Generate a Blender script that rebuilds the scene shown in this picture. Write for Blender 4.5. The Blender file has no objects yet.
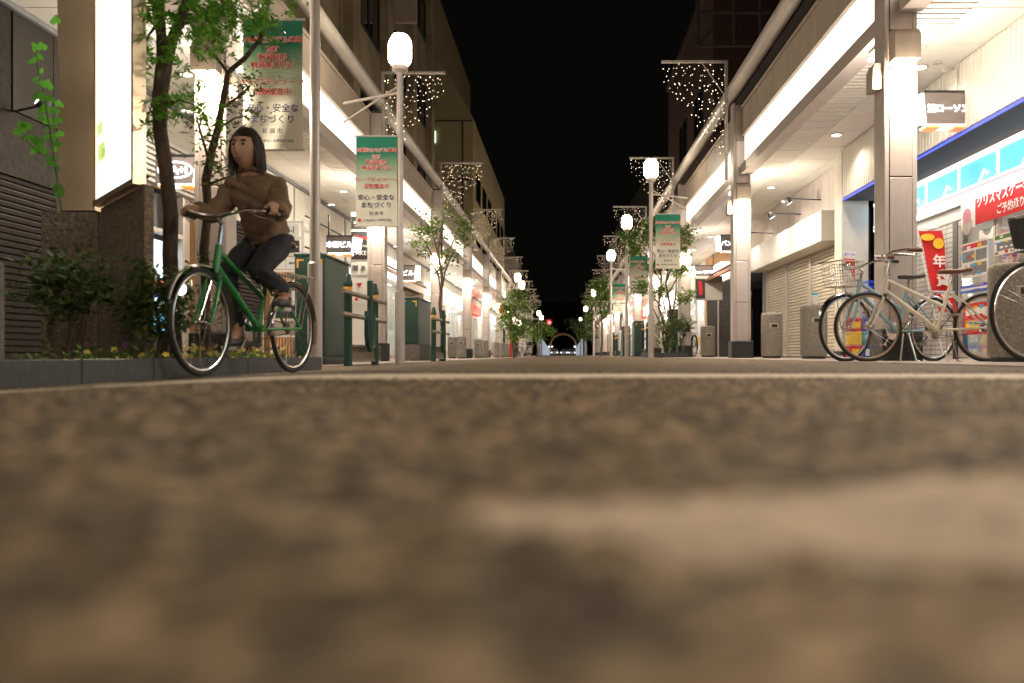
import bpy, bmesh, math, random
from mathutils import Vector, Matrix, Euler
random.seed(7)
K = 1.14            # one modelling unit is 1.14 m: the finished scene is brought to metres at the very end
F, PX0, PY0, CH = 853.0, 564.0, 355.0, 0.06
sc = bpy.context.scene
col = sc.collection
R = math.radians
# ------------------------------------------------------------------ camera
cd = bpy.data.cameras.new('camera'); cam = bpy.data.objects.new('camera', cd); col.objects.link(cam); sc.camera = cam
cd.sensor_width = 36; cd.lens = 36 * F / 1024
cd.shift_x = -(PX0 - 512) / 1024; cd.shift_y = (PY0 - 341.5) / 1024
cd.clip_start = .02; cd.clip_end = 2000
cam.location = (0, 0, CH); cam.rotation_euler = (R(90), 0, 0)
cd.dof.use_dof = True; cd.dof.focus_distance = 10.5 * K; cd.dof.aperture_fstop = 2.0
# ------------------------------------------------------------------ night sky
w = bpy.data.worlds.new('World'); sc.world = w; w.use_nodes = True
nt = w.node_tree; bg = nt.nodes['Background']
sky = nt.nodes.new('ShaderNodeTexSky'); sky.sky_type = 'NISHITA'; sky.sun_disc = False
sky.sun_elevation = R(-6); sky.sun_rotation = R(200)
mx = nt.nodes.new('ShaderNodeMixRGB'); mx.blend_type = 'ADD'; mx.inputs[0].default_value = 1
mx.inputs[2].default_value = (.012, .011, .010, 1)      # city sky glow
nt.links.new(sky.outputs[0], mx.inputs[1]); nt.links.new(mx.outputs[0], bg.inputs[0])
bg.inputs[1].default_value = .09
sc.view_settings.view_transform = 'Standard'; sc.view_settings.look = 'None'
sc.view_settings.exposure = 1.0; sc.view_settings.gamma = 1
sc.cycles.use_denoising = True
sc.cycles.max_bounces = 6; sc.cycles.diffuse_bounces = 4; sc.cycles.glossy_bounces = 3
sc.cycles.transparent_max_bounces = 8; sc.cycles.sample_clamp_indirect = 4
sc.cycles.use_light_tree = True
sc.cycles.use_adaptive_sampling = True; sc.cycles.adaptive_threshold = .015

# ------------------------------------------------------------------ materials
def base_mat(name):
    m = bpy.data.materials.new(name); m.use_nodes = True
    return m, m.node_tree, m.node_tree.nodes['Principled BSDF']
def mat(name, c, rough=.6, metal=0, var=.18, scale=6, bump=0, bscale=60, stretch=None, island=0, spec=None, trans=0):
    m, t, b = base_mat(name); N, L = t.nodes, t.links
    b.inputs['Roughness'].default_value = rough; b.inputs['Metallic'].default_value = metal
    if spec is not None: b.inputs['Specular IOR Level'].default_value = spec
    co = N.new('ShaderNodeTexCoord'); src = co.outputs['Object']
    if stretch:
        mp = N.new('ShaderNodeMapping'); mp.inputs['Scale'].default_value = stretch
        L.new(src, mp.inputs[0]); src = mp.outputs[0]
    n = N.new('ShaderNodeTexNoise'); n.inputs['Scale'].default_value = scale; n.inputs['Detail'].default_value = 6
    n.inputs['Roughness'].default_value = .65
    L.new(src, n.inputs['Vector'])
    r = N.new('ShaderNodeValToRGB'); e = r.color_ramp.elements
    e[0].position = .3; e[1].position = .7
    e[0].color = tuple(x * (1 - var) for x in c) + (1,); e[1].color = tuple(min(1, x * (1 + var)) for x in c) + (1,)
    L.new(n.outputs[0], r.inputs[0]); out = r.outputs[0]
    if island:
        g = N.new('ShaderNodeNewGeometry'); mm = N.new('ShaderNodeMapRange')
        mm.inputs[3].default_value = 1 - island; mm.inputs[4].default_value = 1 + island
        L.new(g.outputs['Random Per Island'], mm.inputs[0])
        mu = N.new('ShaderNodeVectorMath'); mu.operation = 'MULTIPLY'
        L.new(out, mu.inputs[0]); L.new(mm.outputs[0], mu.inputs[1]); out = mu.outputs[0]
    L.new(out, b.inputs['Base Color'])
    if trans:
        tl = N.new('ShaderNodeBsdfTranslucent'); L.new(out, tl.inputs[0]); ms = N.new('ShaderNodeMixShader'); ms.inputs[0].default_value = trans
        L.new(b.outputs[0], ms.inputs[1]); L.new(tl.outputs[0], ms.inputs[2]); L.new(ms.outputs[0], N['Material Output'].inputs['Surface'])
    if bump:
        n2 = N.new('ShaderNodeTexNoise'); n2.inputs['Scale'].default_value = bscale; n2.inputs['Detail'].default_value = 4
        L.new(src, n2.inputs['Vector'])
        bp = N.new('ShaderNodeBump'); bp.inputs['Strength'].default_value = bump; bp.inputs['Distance'].default_value = .02
        L.new(n2.outputs[0], bp.inputs['Height']); L.new(bp.outputs[0], b.inputs['Normal'])
    return m
def emat(name, c, s, sample=True, noise=0, nscale=3, cam_rough=.4):
    m, t, b = base_mat(name)
    b.inputs['Base Color'].default_value = (*c, 1); b.inputs['Roughness'].default_value = cam_rough
    b.inputs['Emission Color'].default_value = (*c, 1); b.inputs['Emission Strength'].default_value = s
    if noise:
        N, L = t.nodes, t.links
        co = N.new('ShaderNodeTexCoord'); n = N.new('ShaderNodeTexNoise'); n.inputs['Scale'].default_value = nscale
        L.new(co.outputs['Object'], n.inputs['Vector'])
        mm = N.new('ShaderNodeMapRange'); mm.inputs[1].default_value = .3; mm.inputs[2].default_value = .7
        mm.inputs[3].default_value = s * (1 - noise); mm.inputs[4].default_value = s * (1 + noise)
        L.new(n.outputs[0], mm.inputs[0]); L.new(mm.outputs[0], b.inputs['Emission Strength'])
    if not sample: m.cycles.emission_sampling = 'NONE'
    return m
def glassmat(name, tint=(.95, .97, .97), refl=.12):
    m = bpy.data.materials.new(name); m.use_nodes = True; t = m.node_tree; N, L = t.nodes, t.links
    N.remove(N['Principled BSDF']); o = N['Material Output']
    tr = N.new('ShaderNodeBsdfTransparent'); tr.inputs[0].default_value = (*tint, 1)
    gl = N.new('ShaderNodeBsdfGlossy'); gl.inputs['Roughness'].default_value = .03
    lw = N.new('ShaderNodeLayerWeight'); lw.inputs[0].default_value = .25
    mm = N.new('ShaderNodeMath'); mm.operation = 'MULTIPLY_ADD'; mm.inputs[1].default_value = .5; mm.inputs[2].default_value = refl * .4
    mi = N.new('ShaderNodeMixShader'); L.new(lw.outputs['Fresnel'], mm.inputs[0]); L.new(mm.outputs[0], mi.inputs[0])
    L.new(tr.outputs[0], mi.inputs[1]); L.new(gl.outputs[0], mi.inputs[2]); L.new(mi.outputs[0], o.inputs['Surface'])
    return m
def brickmat(name, c1, c2, mortar, bw, bh, ms=.01, rough=.7, axis='xz', bump=.3, offset=.5):
    m, t, b = base_mat(name); N, L = t.nodes, t.links; b.inputs['Roughness'].default_value = rough
    co = N.new('ShaderNodeTexCoord'); sp = N.new('ShaderNodeSeparateXYZ'); cb = N.new('ShaderNodeCombineXYZ')
    L.new(co.outputs['Object'], sp.inputs[0])
    L.new(sp.outputs['XYZ'.index(axis[0].upper())], cb.inputs[0]); L.new(sp.outputs['XYZ'.index(axis[1].upper())], cb.inputs[1])
    br = N.new('ShaderNodeTexBrick'); br.offset = offset; L.new(cb.outputs[0], br.inputs['Vector'])
    br.inputs['Color1'].default_value = (*c1, 1); br.inputs['Color2'].default_value = (*c2, 1); br.inputs['Mortar'].default_value = (*mortar, 1)
    br.inputs['Scale'].default_value = 1; br.inputs['Mortar Size'].default_value = ms
    br.inputs['Brick Width'].default_value = bw; br.inputs['Row Height'].default_value = bh
    n = N.new('ShaderNodeTexNoise'); n.inputs['Scale'].default_value = 9; n.inputs['Detail'].default_value = 6
    L.new(co.outputs['Object'], n.inputs['Vector'])
    mm = N.new('ShaderNodeMapRange'); mm.inputs[3].default_value = .65; mm.inputs[4].default_value = 1.3; L.new(n.outputs[0], mm.inputs[0])
    mu = N.new('ShaderNodeVectorMath'); mu.operation = 'MULTIPLY'; L.new(br.outputs['Color'], mu.inputs[0]); L.new(mm.outputs[0], mu.inputs[1])
    L.new(mu.outputs[0], b.inputs['Base Color'])
    bp = N.new('ShaderNodeBump'); bp.inputs['Strength'].default_value = bump; bp.inputs['Distance'].default_value = .01; bp.invert = True
    L.new(br.outputs['Fac'], bp.inputs['Height']); L.new(bp.outputs[0], b.inputs['Normal'])
    return m
def asphalt():
    m, t, b = base_mat('asphalt'); N, L = t.nodes, t.links; b.inputs['Roughness'].default_value = .72
    b.inputs['Specular IOR Level'].default_value = .35
    co = N.new('ShaderNodeTexCoord'); V = co.outputs['Object']
    def noise(s, d=3, r=.6):
        n = N.new('ShaderNodeTexNoise'); n.inputs['Scale'].default_value = s; n.inputs['Detail'].default_value = d
        n.inputs['Roughness'].default_value = r; L.new(V, n.inputs['Vector']); return n.outputs[0]
    vo = N.new('ShaderNodeTexVoronoi'); vo.inputs['Scale'].default_value = 75; L.new(V, vo.inputs['Vector'])
    r1 = N.new('ShaderNodeValToRGB'); e = r1.color_ramp.elements    # each stone its own tone
    e[0].position = .0; e[0].color = (.036, .027, .018, 1); e[1].position = 1; e[1].color = (.29, .218, .140, 1)
    q = e.new(.55); q.color = (.098, .069, .040, 1)
    sp = N.new('ShaderNodeSeparateColor'); L.new(vo.outputs['Color'], sp.inputs[0]); L.new(sp.outputs[0], r1.inputs[0])
    r2 = N.new('ShaderNodeValToRGB'); f = r2.color_ramp.elements     # coarser patches of wear
    f[0].position = .38; f[0].color = (.55, .53, .50, 1); f[1].position = .62; f[1].color = (1.2, 1.17, 1.1, 1)
    L.new(noise(62, 7, .8), r2.inputs[0])
    r3 = N.new('ShaderNodeValToRGB'); g = r3.color_ramp.elements
    g[0].position = .4; g[0].color = (.72, .72, .72, 1); g[1].position = .62; g[1].color = (1.15, 1.12, 1.1, 1)
    L.new(noise(9, 6, .7), r3.inputs[0])
    a = N.new('ShaderNodeVectorMath'); a.operation = 'MULTIPLY'; L.new(r1.outputs[0], a.inputs[0]); L.new(r2.outputs[0], a.inputs[1])
    c = N.new('ShaderNodeVectorMath'); c.operation = 'MULTIPLY'; L.new(a.outputs[0], c.inputs[0]); L.new(r3.outputs[0], c.inputs[1])
    s = N.new('ShaderNodeVectorMath'); s.operation = 'SCALE'; s.inputs['Scale'].default_value = 1.6; L.new(c.outputs[0], s.inputs[0])
    L.new(s.outputs[0], b.inputs['Base Color'])
    bp = N.new('ShaderNodeBump'); bp.inputs['Strength'].default_value = .8; bp.inputs['Distance'].default_value = .006; bp.invert = True
    L.new(vo.outputs['Distance'], bp.inputs['Height'])
    L.new(bp.outputs[0], b.inputs['Normal'])
    return m
def bannermat():
    m, t, b = base_mat('banner_cloth'); N, L = t.nodes, t.links; b.inputs['Roughness'].default_value = .7
    co = N.new('ShaderNodeTexCoord'); sp = N.new('ShaderNodeSeparateXYZ'); L.new(co.outputs['Object'], sp.inputs[0])
    gr = N.new('ShaderNodeValToRGB'); e = gr.color_ramp.elements
    e[0].position = .22; e[0].color = (.84, .80, .68, 1); e[1].position = .98; e[1].color = (.005, .19, .12, 1)
    q = e.new(.62); q.color = (.22, .36, .22, 1); q = e.new(.78); q.color = (.01, .20, .11, 1)
    mm = N.new('ShaderNodeMapRange'); mm.inputs[1].default_value = -1.22; mm.inputs[2].default_value = 0; L.new(sp.outputs[2], mm.inputs[0])
    L.new(mm.outputs[0], gr.inputs[0])
    mp = N.new('ShaderNodeMapping'); mp.inputs['Location'].default_value = (-.05, 0, 1.15); L.new(co.outputs['Object'], mp.inputs[0])
    wv = N.new('ShaderNodeTexWave'); wv.wave_type = 'RINGS'; wv.rings_direction = 'Y'; wv.inputs['Scale'].default_value = 7
    L.new(mp.outputs[0], wv.inputs['Vector'])
    r = N.new('ShaderNodeValToRGB'); f = r.color_ramp.elements; f[0].position = .45; f[1].position = .6
    f[0].color = (0, 0, 0, 1); f[1].color = (1, 1, 1, 1); L.new(wv.outputs[0], r.inputs[0])
    rr = N.new('ShaderNodeMapRange'); rr.inputs[1].default_value = .30; rr.inputs[2].default_value = .74; rr.inputs[3].default_value = .45; rr.inputs[4].default_value = .0
    L.new(mm.outputs[0], rr.inputs[0])
    ml = N.new('ShaderNodeMath'); ml.operation = 'MULTIPLY'; L.new(r.outputs[0], ml.inputs[0]); L.new(rr.outputs[0], ml.inputs[1])
    mi = N.new('ShaderNodeMixRGB'); mi.inputs[2].default_value = (.72, .72, .55, 1); L.new(ml.outputs[0], mi.inputs[0]); L.new(gr.outputs[0], mi.inputs[1])
    L.new(mi.outputs[0], b.inputs['Base Color'])
    return m
def steelmat(rot):
    m = mat('brushed_stainless', (.80, .64, .46), .34, metal=1, var=.05, scale=2)
    t = m.node_tree; b = t.nodes['Principled BSDF']; b.inputs['Anisotropic'].default_value = .5; b.inputs['Anisotropic Rotation'].default_value = rot
    g = t.nodes.new('ShaderNodeTangent'); g.direction_type = 'RADIAL'; g.axis = 'Z'; t.links.new(g.outputs[0], b.inputs['Tangent'])
    return m
M = dict(
    asphalt=asphalt(),
    paintd=mat('worn_road_paint', (.55, .43, .31), .8, var=.25, scale=14, bump=.5, bscale=90), paint=mat('road_paint', (.80, .68, .53), .7, var=.15, scale=14, bump=.5, bscale=90),
    paving=brickmat('paving_tile', (.44, .34, .28), (.34, .27, .23), (.16, .13, .11), .26, .26, .006, .55, 'xy', .4),
    cream=mat('cream_panel', (.62, .585, .51), .45, var=.05, scale=3),
    soffit=mat('soffit_panel', (.80, .77, .70), .4, var=.06, scale=1.5),
    seam=mat('dark_seam', (.10, .09, .08), .7),
    steelp=mat('painted_steel', (.50, .44, .40), .38, metal=.25, var=.08, scale=4, bump=.03, bscale=15),
    pillar=mat('pillar_panel', (.56, .48, .44), .30, metal=.35, var=.10, scale=5, bump=.05, bscale=9, stretch=(1, 1, .25)),
    beige=mat('beige_panel', (.40, .335, .27), .45, var=.16, scale=2.5, stretch=(1, 1, .3)),
    tube=mat('roof_pipe_paint', (.42, .38, .34), .4, var=.22, scale=5, stretch=(1, .2, 1)),
    black=mat('black_stone', (.02, .02, .022), .35, var=.5, scale=20),
    dark=mat('dark_metal', (.025, .025, .027), .45, var=.3),
    fascia=emat('backlit_fascia', (1, .90, .76), .85, True, .12, 1.2),
    globe=emat('lamp_globe_glow', (1, .84, .62), 19),
    lens=emat('lamp_lens_glow', (1, .86, .64), 9, False),
    mapy=emat('panel_map_yellow', (.80, .95, .35), .42, False), mapg=emat('panel_map_green', (.55, .85, .15), .38, False), mapt=emat('panel_text_grey', (.6, .62, .6), .3, False),
    down=emat('downlight_glow', (1, .9, .72), 3.0, False),
    led=emat('led_bulb_glow', (1, .72, .46), 5.5, False),
    white_led=emat('tube_light_glow', (.95, .98, 1), 3.2, True),
    signwhite=emat('sign_glow_white', (.96, .98, 1), 1.5, False),
    signlit=emat('sign_face_glow', (1, .97, .92), .9, True),
    signgrey=mat('sign_face_grey', (.20, .17, .16), .25, var=.12, scale=2),
    orange=emat('sign_edge_orange', (1, .30, .05), .45, False),
    blue=emat('store_sign_blue', (.10, .52, .95), .55, True, .22, 1.6),
    blueled=emat('led_line_blue', (.05, .08, 1), .55, False),
    storewhite=emat('store_ceiling_glow', (1, .97, .90), 2.6, True),
    red=mat('red_cloth', (.58, .012, .012), .7, var=.12, scale=5),
    redlit=emat('red_sign_glow', (.9, .03, .02), .4, False),
    yellow=mat('yellow_print', (.80, .50, .02), .6),
    white=mat('white_print', (.78, .76, .72), .6, var=.06),
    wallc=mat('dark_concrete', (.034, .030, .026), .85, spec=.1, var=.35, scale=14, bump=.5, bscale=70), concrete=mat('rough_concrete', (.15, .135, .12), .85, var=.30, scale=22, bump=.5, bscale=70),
    binc=mat('washed_aggregate', (.28, .25, .21), .85, var=.5, scale=48, bump=.7, bscale=90),
    stonewall=mat('bushed_stone', (.30, .235, .175), .9, var=.5, scale=30, bump=1.0, bscale=45),
    plate=mat('brushed_wall_panel', (.040, .036, .031), .5, metal=.3, spec=.2, var=.08, scale=2),
    steel=steelmat(0.0),
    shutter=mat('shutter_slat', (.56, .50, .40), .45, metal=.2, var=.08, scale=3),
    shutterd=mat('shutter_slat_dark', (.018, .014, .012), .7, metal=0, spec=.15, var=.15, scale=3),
    green=mat('dark_green_enamel', (.010, .048, .030), .5, var=.2, scale=3),
    gold=mat('reflective_tape', (.75, .36, .05), .4),
    rail=mat('weathered_rail', (.26, .22, .17), .4, metal=.5, var=.3, scale=14),
    slab=mat('planter_slab', (.05, .055, .055), .6, var=.3, scale=14, bump=.2),
    soil=mat('soil', (.035, .025, .018), .95, var=.5, scale=30, bump=.8),
    bark=mat('tree_bark', (.085, .058, .040), .9, var=.45, scale=24, bump=.9, bscale=40, stretch=(1, 1, .3)),
    leafm=mat('maple_leaf', (.13, .34, .03), .5, var=.2, scale=3, island=.5, trans=.5),
    leafd=mat('evergreen_leaf', (.12, .18, .05), .42, var=.2, scale=3, island=.6, trans=.3),
    leafb=mat('street_tree_leaf', (.15, .25, .045), .5, var=.3, scale=3, island=.55, trans=.45),
    leafv=mat('vine_leaf', (.12, .36, .035), .5, var=.15, scale=3, island=.3, trans=.5),
    fyel=mat('flower_yellow', (.75, .60, .12), .6, island=.3), fpur=mat('flower_purple', (.16, .04, .14), .6, island=.3),
    wood=mat('stained_wood', (.40, .20, .07), .5, var=.25, scale=10, stretch=(1, 1, .1)),
    grille=mat('brown_awning', (.20, .075, .05), .6),
    tyre=mat('tyre_rubber', (.018, .017, .016), .75), gum=mat('gum_tyre', (.33, .25, .15), .6), rim=mat('alloy_rim', (.62, .60, .56), .25, metal=1, var=.05),
    bwhite=mat('cream_bike_enamel', (.74, .68, .55), .22, var=.03), bblue=mat('pale_blue_enamel', (.24, .37, .42), .22, var=.03),
    bgreen=mat('green_bike_enamel', (.03, .24, .06), .25, var=.05), bblack=mat('black_enamel', (.015, .015, .016), .2),
    leather=mat('brown_leather', (.13, .045, .022), .4, var=.2, scale=12), vinyl=mat('black_vinyl', (.015, .014, .013), .35),
    chrome=mat('chrome', (.75, .73, .70), .15, metal=1, var=.03),
    tile=brickmat('white_wall_tile', (.66, .62, .56), (.60, .56, .50), (.22, .20, .18), .20, .075, .008, .35, 'yz', .4, 0),
    brick=brickmat('maroon_brick', (.09, .04, .03), (.065, .03, .024), (.04, .03, .025), .22, .08, .008, .8, 'yz', .4),
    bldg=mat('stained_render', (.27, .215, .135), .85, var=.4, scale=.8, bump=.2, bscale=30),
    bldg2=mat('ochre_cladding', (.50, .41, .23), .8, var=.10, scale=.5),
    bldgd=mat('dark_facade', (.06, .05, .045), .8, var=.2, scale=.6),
    glassd=mat('dark_window_glass', (.012, .013, .015), .08),
    glass=glassmat('shop_glass'),
    fabric_tan=mat('tan_jacket', (.20, .125, .075), .85, var=.35, scale=7, bump=1.0, bscale=9), fabric_dark=mat('dark_trousers', (.020, .020, .026), .85, var=.2, scale=12),
    skin=mat('skin', (.50, .29, .19), .5, var=.05), hair=mat('dark_hair', (.03, .017, .012), .5, var=.3, scale=30, stretch=(1, 1, .1)),
    shoe=mat('shoe_canvas', (.10, .09, .085), .7), banner=bannermat(),
    btext=mat('banner_red_ink', (.62, .045, .035), .7), navy=mat('banner_navy_ink', (.015, .02, .10), .7),
    bluep=mat('blue_plastic', (.01, .07, .62), .3, var=.1), cyan=mat('cyan_print', (.05, .40, .60), .6),
    pink=mat('pink_print', (.62, .22, .26), .6), grey=mat('grey_print', (.18, .18, .19), .6),
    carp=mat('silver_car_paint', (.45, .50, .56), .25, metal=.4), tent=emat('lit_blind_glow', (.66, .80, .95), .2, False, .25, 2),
    winlit=emat('lit_window_glow', (.62, .85, .62), .8, False), redglow=emat('red_signal_glow', (1, .02, .03), 30, False),
    posterlit=emat('lit_poster_glow', (.72, .90, 1), .7, True, .25, 5), warmwin=emat('lit_shop_glow', (1, .86, .62), 1.5, True, .35, 2.5),
    archm=mat('arch_stone', (.40, .27, .17), .8, var=.2, scale=2))

# ------------------------------------------------------------------ mesh helpers
class MB:
    """collects shapes; build() links them as ONE mesh object"""
    def __init__(s): s.v = []; s.f = []; s.mi = []; s.sm = []
    def add(s, vs, fs, mi=0, smooth=False):
        o = len(s.v); s.v += [tuple(p) for p in vs]
        for f in fs: s.f.append([o + i for i in f]); s.mi.append(mi); s.sm.append(smooth)
        return s
    def box(s, x0, x1, y0, y1, z0, z1, mi=0, rot=None, piv=None, bev=0):
        if x0 > x1: x0, x1 = x1, x0
        if y0 > y1: y0, y1 = y1, y0
        if bev:
            b = bev; prof = [(x0 + b, y0), (x1 - b, y0), (x1, y0 + b), (x1, y1 - b), (x1 - b, y1), (x0 + b, y1), (x0, y1 - b), (x0, y0 + b)]
            cx, cy = (x0 + x1) / 2, (y0 + y1) / 2
            def sh(p): return (p[0] + (b if p[0] < cx else -b) * .7, p[1] + (b if p[1] < cy else -b) * .7)
            vs = [(*sh(p), z0) for p in prof] + [(*p, z0 + b) for p in prof] + [(*p, z1 - b) for p in prof] + [(*sh(p), z1) for p in prof]
            fs = [list(range(7, -1, -1)), list(range(24, 32))]
            for k in range(3):
                for i in range(8): j = (i + 1) % 8; fs.append([k * 8 + i, k * 8 + j, k * 8 + 8 + j, k * 8 + 8 + i])
        else:
            vs = [(x, y, z) for z in (z0, z1) for x, y in ((x0, y0), (x1, y0), (x1, y1), (x0, y1))]
            fs = [(3, 2, 1, 0), (4, 5, 6, 7), (0, 1, 5, 4), (1, 2, 6, 5), (2, 3, 7, 6), (3, 0, 4, 7)]
        if rot is not None:
            P = Vector(piv or (0, 0, 0)); vs = [tuple(rot @ (Vector(p) - P) + P) for p in vs]
        return s.add(vs, fs, mi)
    def prism(s, pts, ax, a, b, mi=0):
        """polygon pts extruded along axis ax from a to b"""
        def p3(p, t):
            return {'x': (t, p[0], p[1]), 'y': (p[0], t, p[1]), 'z': (p[0], p[1], t)}[ax]
        n = len(pts); vs = [p3(p, a) for p in pts] + [p3(p, b) for p in pts]
        fs = [list(range(n)), list(range(2 * n - 1, n - 1, -1))] + [[i, n + i, n + (i + 1) % n, (i + 1) % n] for i in range(n)]
        return s.add(vs, fs, mi)
    def tube(s, pts, r, n=8, mi=0, caps=True, closed=False):
        P = [Vector(p) for p in pts]; m = len(P)
        rr = list(r) if hasattr(r, '__len__') else [r] * m
        vs = []; fs = []; up = None
        for i in range(m):
            if closed: d = P[(i + 1) % m] - P[i - 1]
            else: d = P[min(i + 1, m - 1)] - P[max(i - 1, 0)]
            d.normalize()
            if up is None:
                up = Vector((0, 0, 1)) if abs(d.z) < .9 else Vector((1, 0, 0))
            u = (up - d * up.dot(d))
            if u.length < 1e-5: u = d.orthogonal()
            u.normalize(); up = u; v = d.cross(u)
            for k in range(n):
                a = 2 * math.pi * k / n; vs.append(P[i] + (u * math.cos(a) + v * math.sin(a)) * rr[i])
        for i in range(m if closed else m - 1):
            j = (i + 1) % m
            for k in range(n): l = (k + 1) % n; fs.append([i * n + k, i * n + l, j * n + l, j * n + k])
        if caps and not closed: fs += [list(range(n - 1, -1, -1)), list(range((m - 1) * n, m * n))]
        return s.add(vs, fs, mi, True)
    def lathe(s, prof, c=(0, 0, 0), n=24, mi=0, axis=None, sx=1, sy=1):
        vs = []; fs = []; m = len(prof)
        for r_, z in prof:
            for k in range(n): a = 2 * math.pi * k / n; vs.append(Vector((r_ * math.cos(a) * sx, r_ * math.sin(a) * sy, z)))
        for i in range(m - 1):
            for k in range(n): l = (k + 1) % n; fs.append([i * n + k, i * n + l, (i + 1) * n + l, (i + 1) * n + k])
        fs += [list(range(n - 1, -1, -1)), list(range((m - 1) * n, m * n))]
        if axis is not None:
            q = Vector((0, 0, 1)).rotation_difference(Vector(axis)); vs = [q @ v for v in vs]
        return s.add([v + Vector(c) for v in vs], fs, mi, True)
    def ball(s, c, r, n=8, mi=0, sz=1):
        prof = [(r * max(.02, math.sin(math.pi * i / n)), -r * sz * math.cos(math.pi * i / n)) for i in range(n + 1)]
        return s.lathe(prof, c, max(6, n), mi)
    def quad(s, a, b, c, d, mi=0): return s.add([a, b, c, d], [(0, 1, 2, 3)], mi)
    def build(s, name, mats, parent=None, world=False, origin=None):
        me = bpy.data.meshes.new(name)
        if not isinstance(mats, (list, tuple)): mats = [mats]
        vs = s.v; loc = Vector((0, 0, 0))
        if parent is not None and world:
            loc0 = world_loc(parent); vs = [(a - loc0.x, b - loc0.y, c - loc0.z) for a, b, c in vs]
        elif parent is None:
            if origin is None:
                xs, ys, zs = zip(*vs); origin = ((min(xs) + max(xs)) / 2, (min(ys) + max(ys)) / 2, min(zs))
            loc = Vector(origin); vs = [(a - loc.x, b - loc.y, c - loc.z) for a, b, c in vs]
        me.from_pydata(vs, [], s.f)
        for m_ in mats: me.materials.append(M[m_] if isinstance(m_, str) else m_)
        me.polygons.foreach_set('material_index', s.mi); me.polygons.foreach_set('use_smooth', s.sm)
        me.update()
        if any(s.sm) and len(s.f) < 40000:
            try: me.set_sharp_from_angle(angle=R(42))
            except Exception: pass
        o = bpy.data.objects.new(name, me); col.objects.link(o)
        o.location = loc
        if parent is not None: o.parent = parent
        return o
def world_loc(o):
    l = Vector(o.location)
    while o.parent: o = o.parent; l += Vector(o.location)
    return l
def tag(o, label=None, cat=None, group=None, kind=None):
    if label: o['label'] = label
    if cat: o['category'] = cat
    if group: o['group'] = group
    if kind: o['kind'] = kind
    return o
def thing(name, label, cat, loc=(0, 0, 0), rz=0, group=None):
    o = bpy.data.objects.new(name, None); col.objects.link(o); o.location = loc; o.rotation_euler = (0, 0, rz)
    o.empty_display_size = .1
    return tag(o, label, cat, group)
def copy_tree(o, parent=None):
    c = o.copy(); col.objects.link(c)
    if parent: c.parent = parent
    for ch in list(o.children): copy_tree(ch, c)
    return c
def struct(mb, name, mats, cat=None):
    return tag(mb.build(name, mats), kind='structure')
def light(name, kind, loc, power, color=(1, .84, .62), parent=None, **kw):
    ld = bpy.data.lights.new(name, kind); ld.energy = power; ld.color = color
    for k, v in kw.items(): setattr(ld, k, v)
    o = bpy.data.objects.new(name, ld); col.objects.link(o); o.location = loc
    if parent: o.parent = parent
    return o
def text(s, size, mats, parent, loc, rot=(R(90), 0, 0), name='lettering', ext=.0015, align='CENTER', sx=1, off=0, shear=0):
    cu = bpy.data.curves.new(name, 'FONT'); cu.body = s; cu.size = size; cu.align_x = align; cu.align_y = 'CENTER'
    cu.extrude = ext; cu.resolution_u = 2; cu.offset = off; cu.shear = shear
    t = bpy.data.objects.new('tmp', cu); col.objects.link(t)
    me = bpy.data.meshes.new_from_object(t); bpy.data.objects.remove(t); bpy.data.curves.remove(cu)
    me.transform(Matrix.Diagonal((sx, 1, 1, 1)))
    me.materials.clear(); me.materials.append(M[mats])
    o = bpy.data.objects.new(name, me); col.objects.link(o); o.parent = parent; o.location = loc; o.rotation_euler = rot
    return o

# ------------------------------------------------------------------ ground
def gz(x):                          # the road sheds water towards the left gutter
    if x >= -.5: return 0.0
    if x <= -2.0: return -.06
    t = (-.5 - x) / 1.5; return -.06 * (t * t * (3 - 2 * t))
xs = [-120, -60, -30, -14, -8, -5.6, -4, -3, -2.4, -2.0, -1.8, -1.6, -1.4, -1.2, -1.0, -.8, -.65, -.5, 0, 1, 2.2, 3, 5, 8, 14, 30, 60, 120]
ys = [-30, -8, -2, 0, 1, 2, 4, 8, 16, 32, 64, 120, 260, 600]
g = MB(); vs = [(x, y, gz(x)) for y in ys for x in xs]; nx = len(xs)
g.add(vs, [(j * nx + i, j * nx + i + 1, (j + 1) * nx + i + 1, (j + 1) * nx + i) for j in range(len(ys) - 1) for i in range(nx - 1)], 0, True)
struct(g, 'road', 'asphalt')
g = MB(); g.box(2.3, 5.6, -6, 108, .001, .006)
struct(g, 'sidewalk', 'paving')
g = MB(); g.box(-5.6, -2.45, 7.4, 108, -.061, -.052)
struct(g, 'sidewalk', 'paving')
def strip(x0, x1, y0, y1, n=24, wob=0):
    s_ = MB(); P = []
    for i in range(n + 1):
        x = x0 + (x1 - x0) * i / n
        P += [(x, y0 + wob * math.sin(x * 3.1), gz(x) + .004), (x, y1 + wob * math.sin(x * 2.3 + 1), gz(x) + .004)]
    s_.add(P, [(2 * i, 2 * i + 2, 2 * i + 3, 2 * i + 1) for i in range(n)]); return s_
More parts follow.
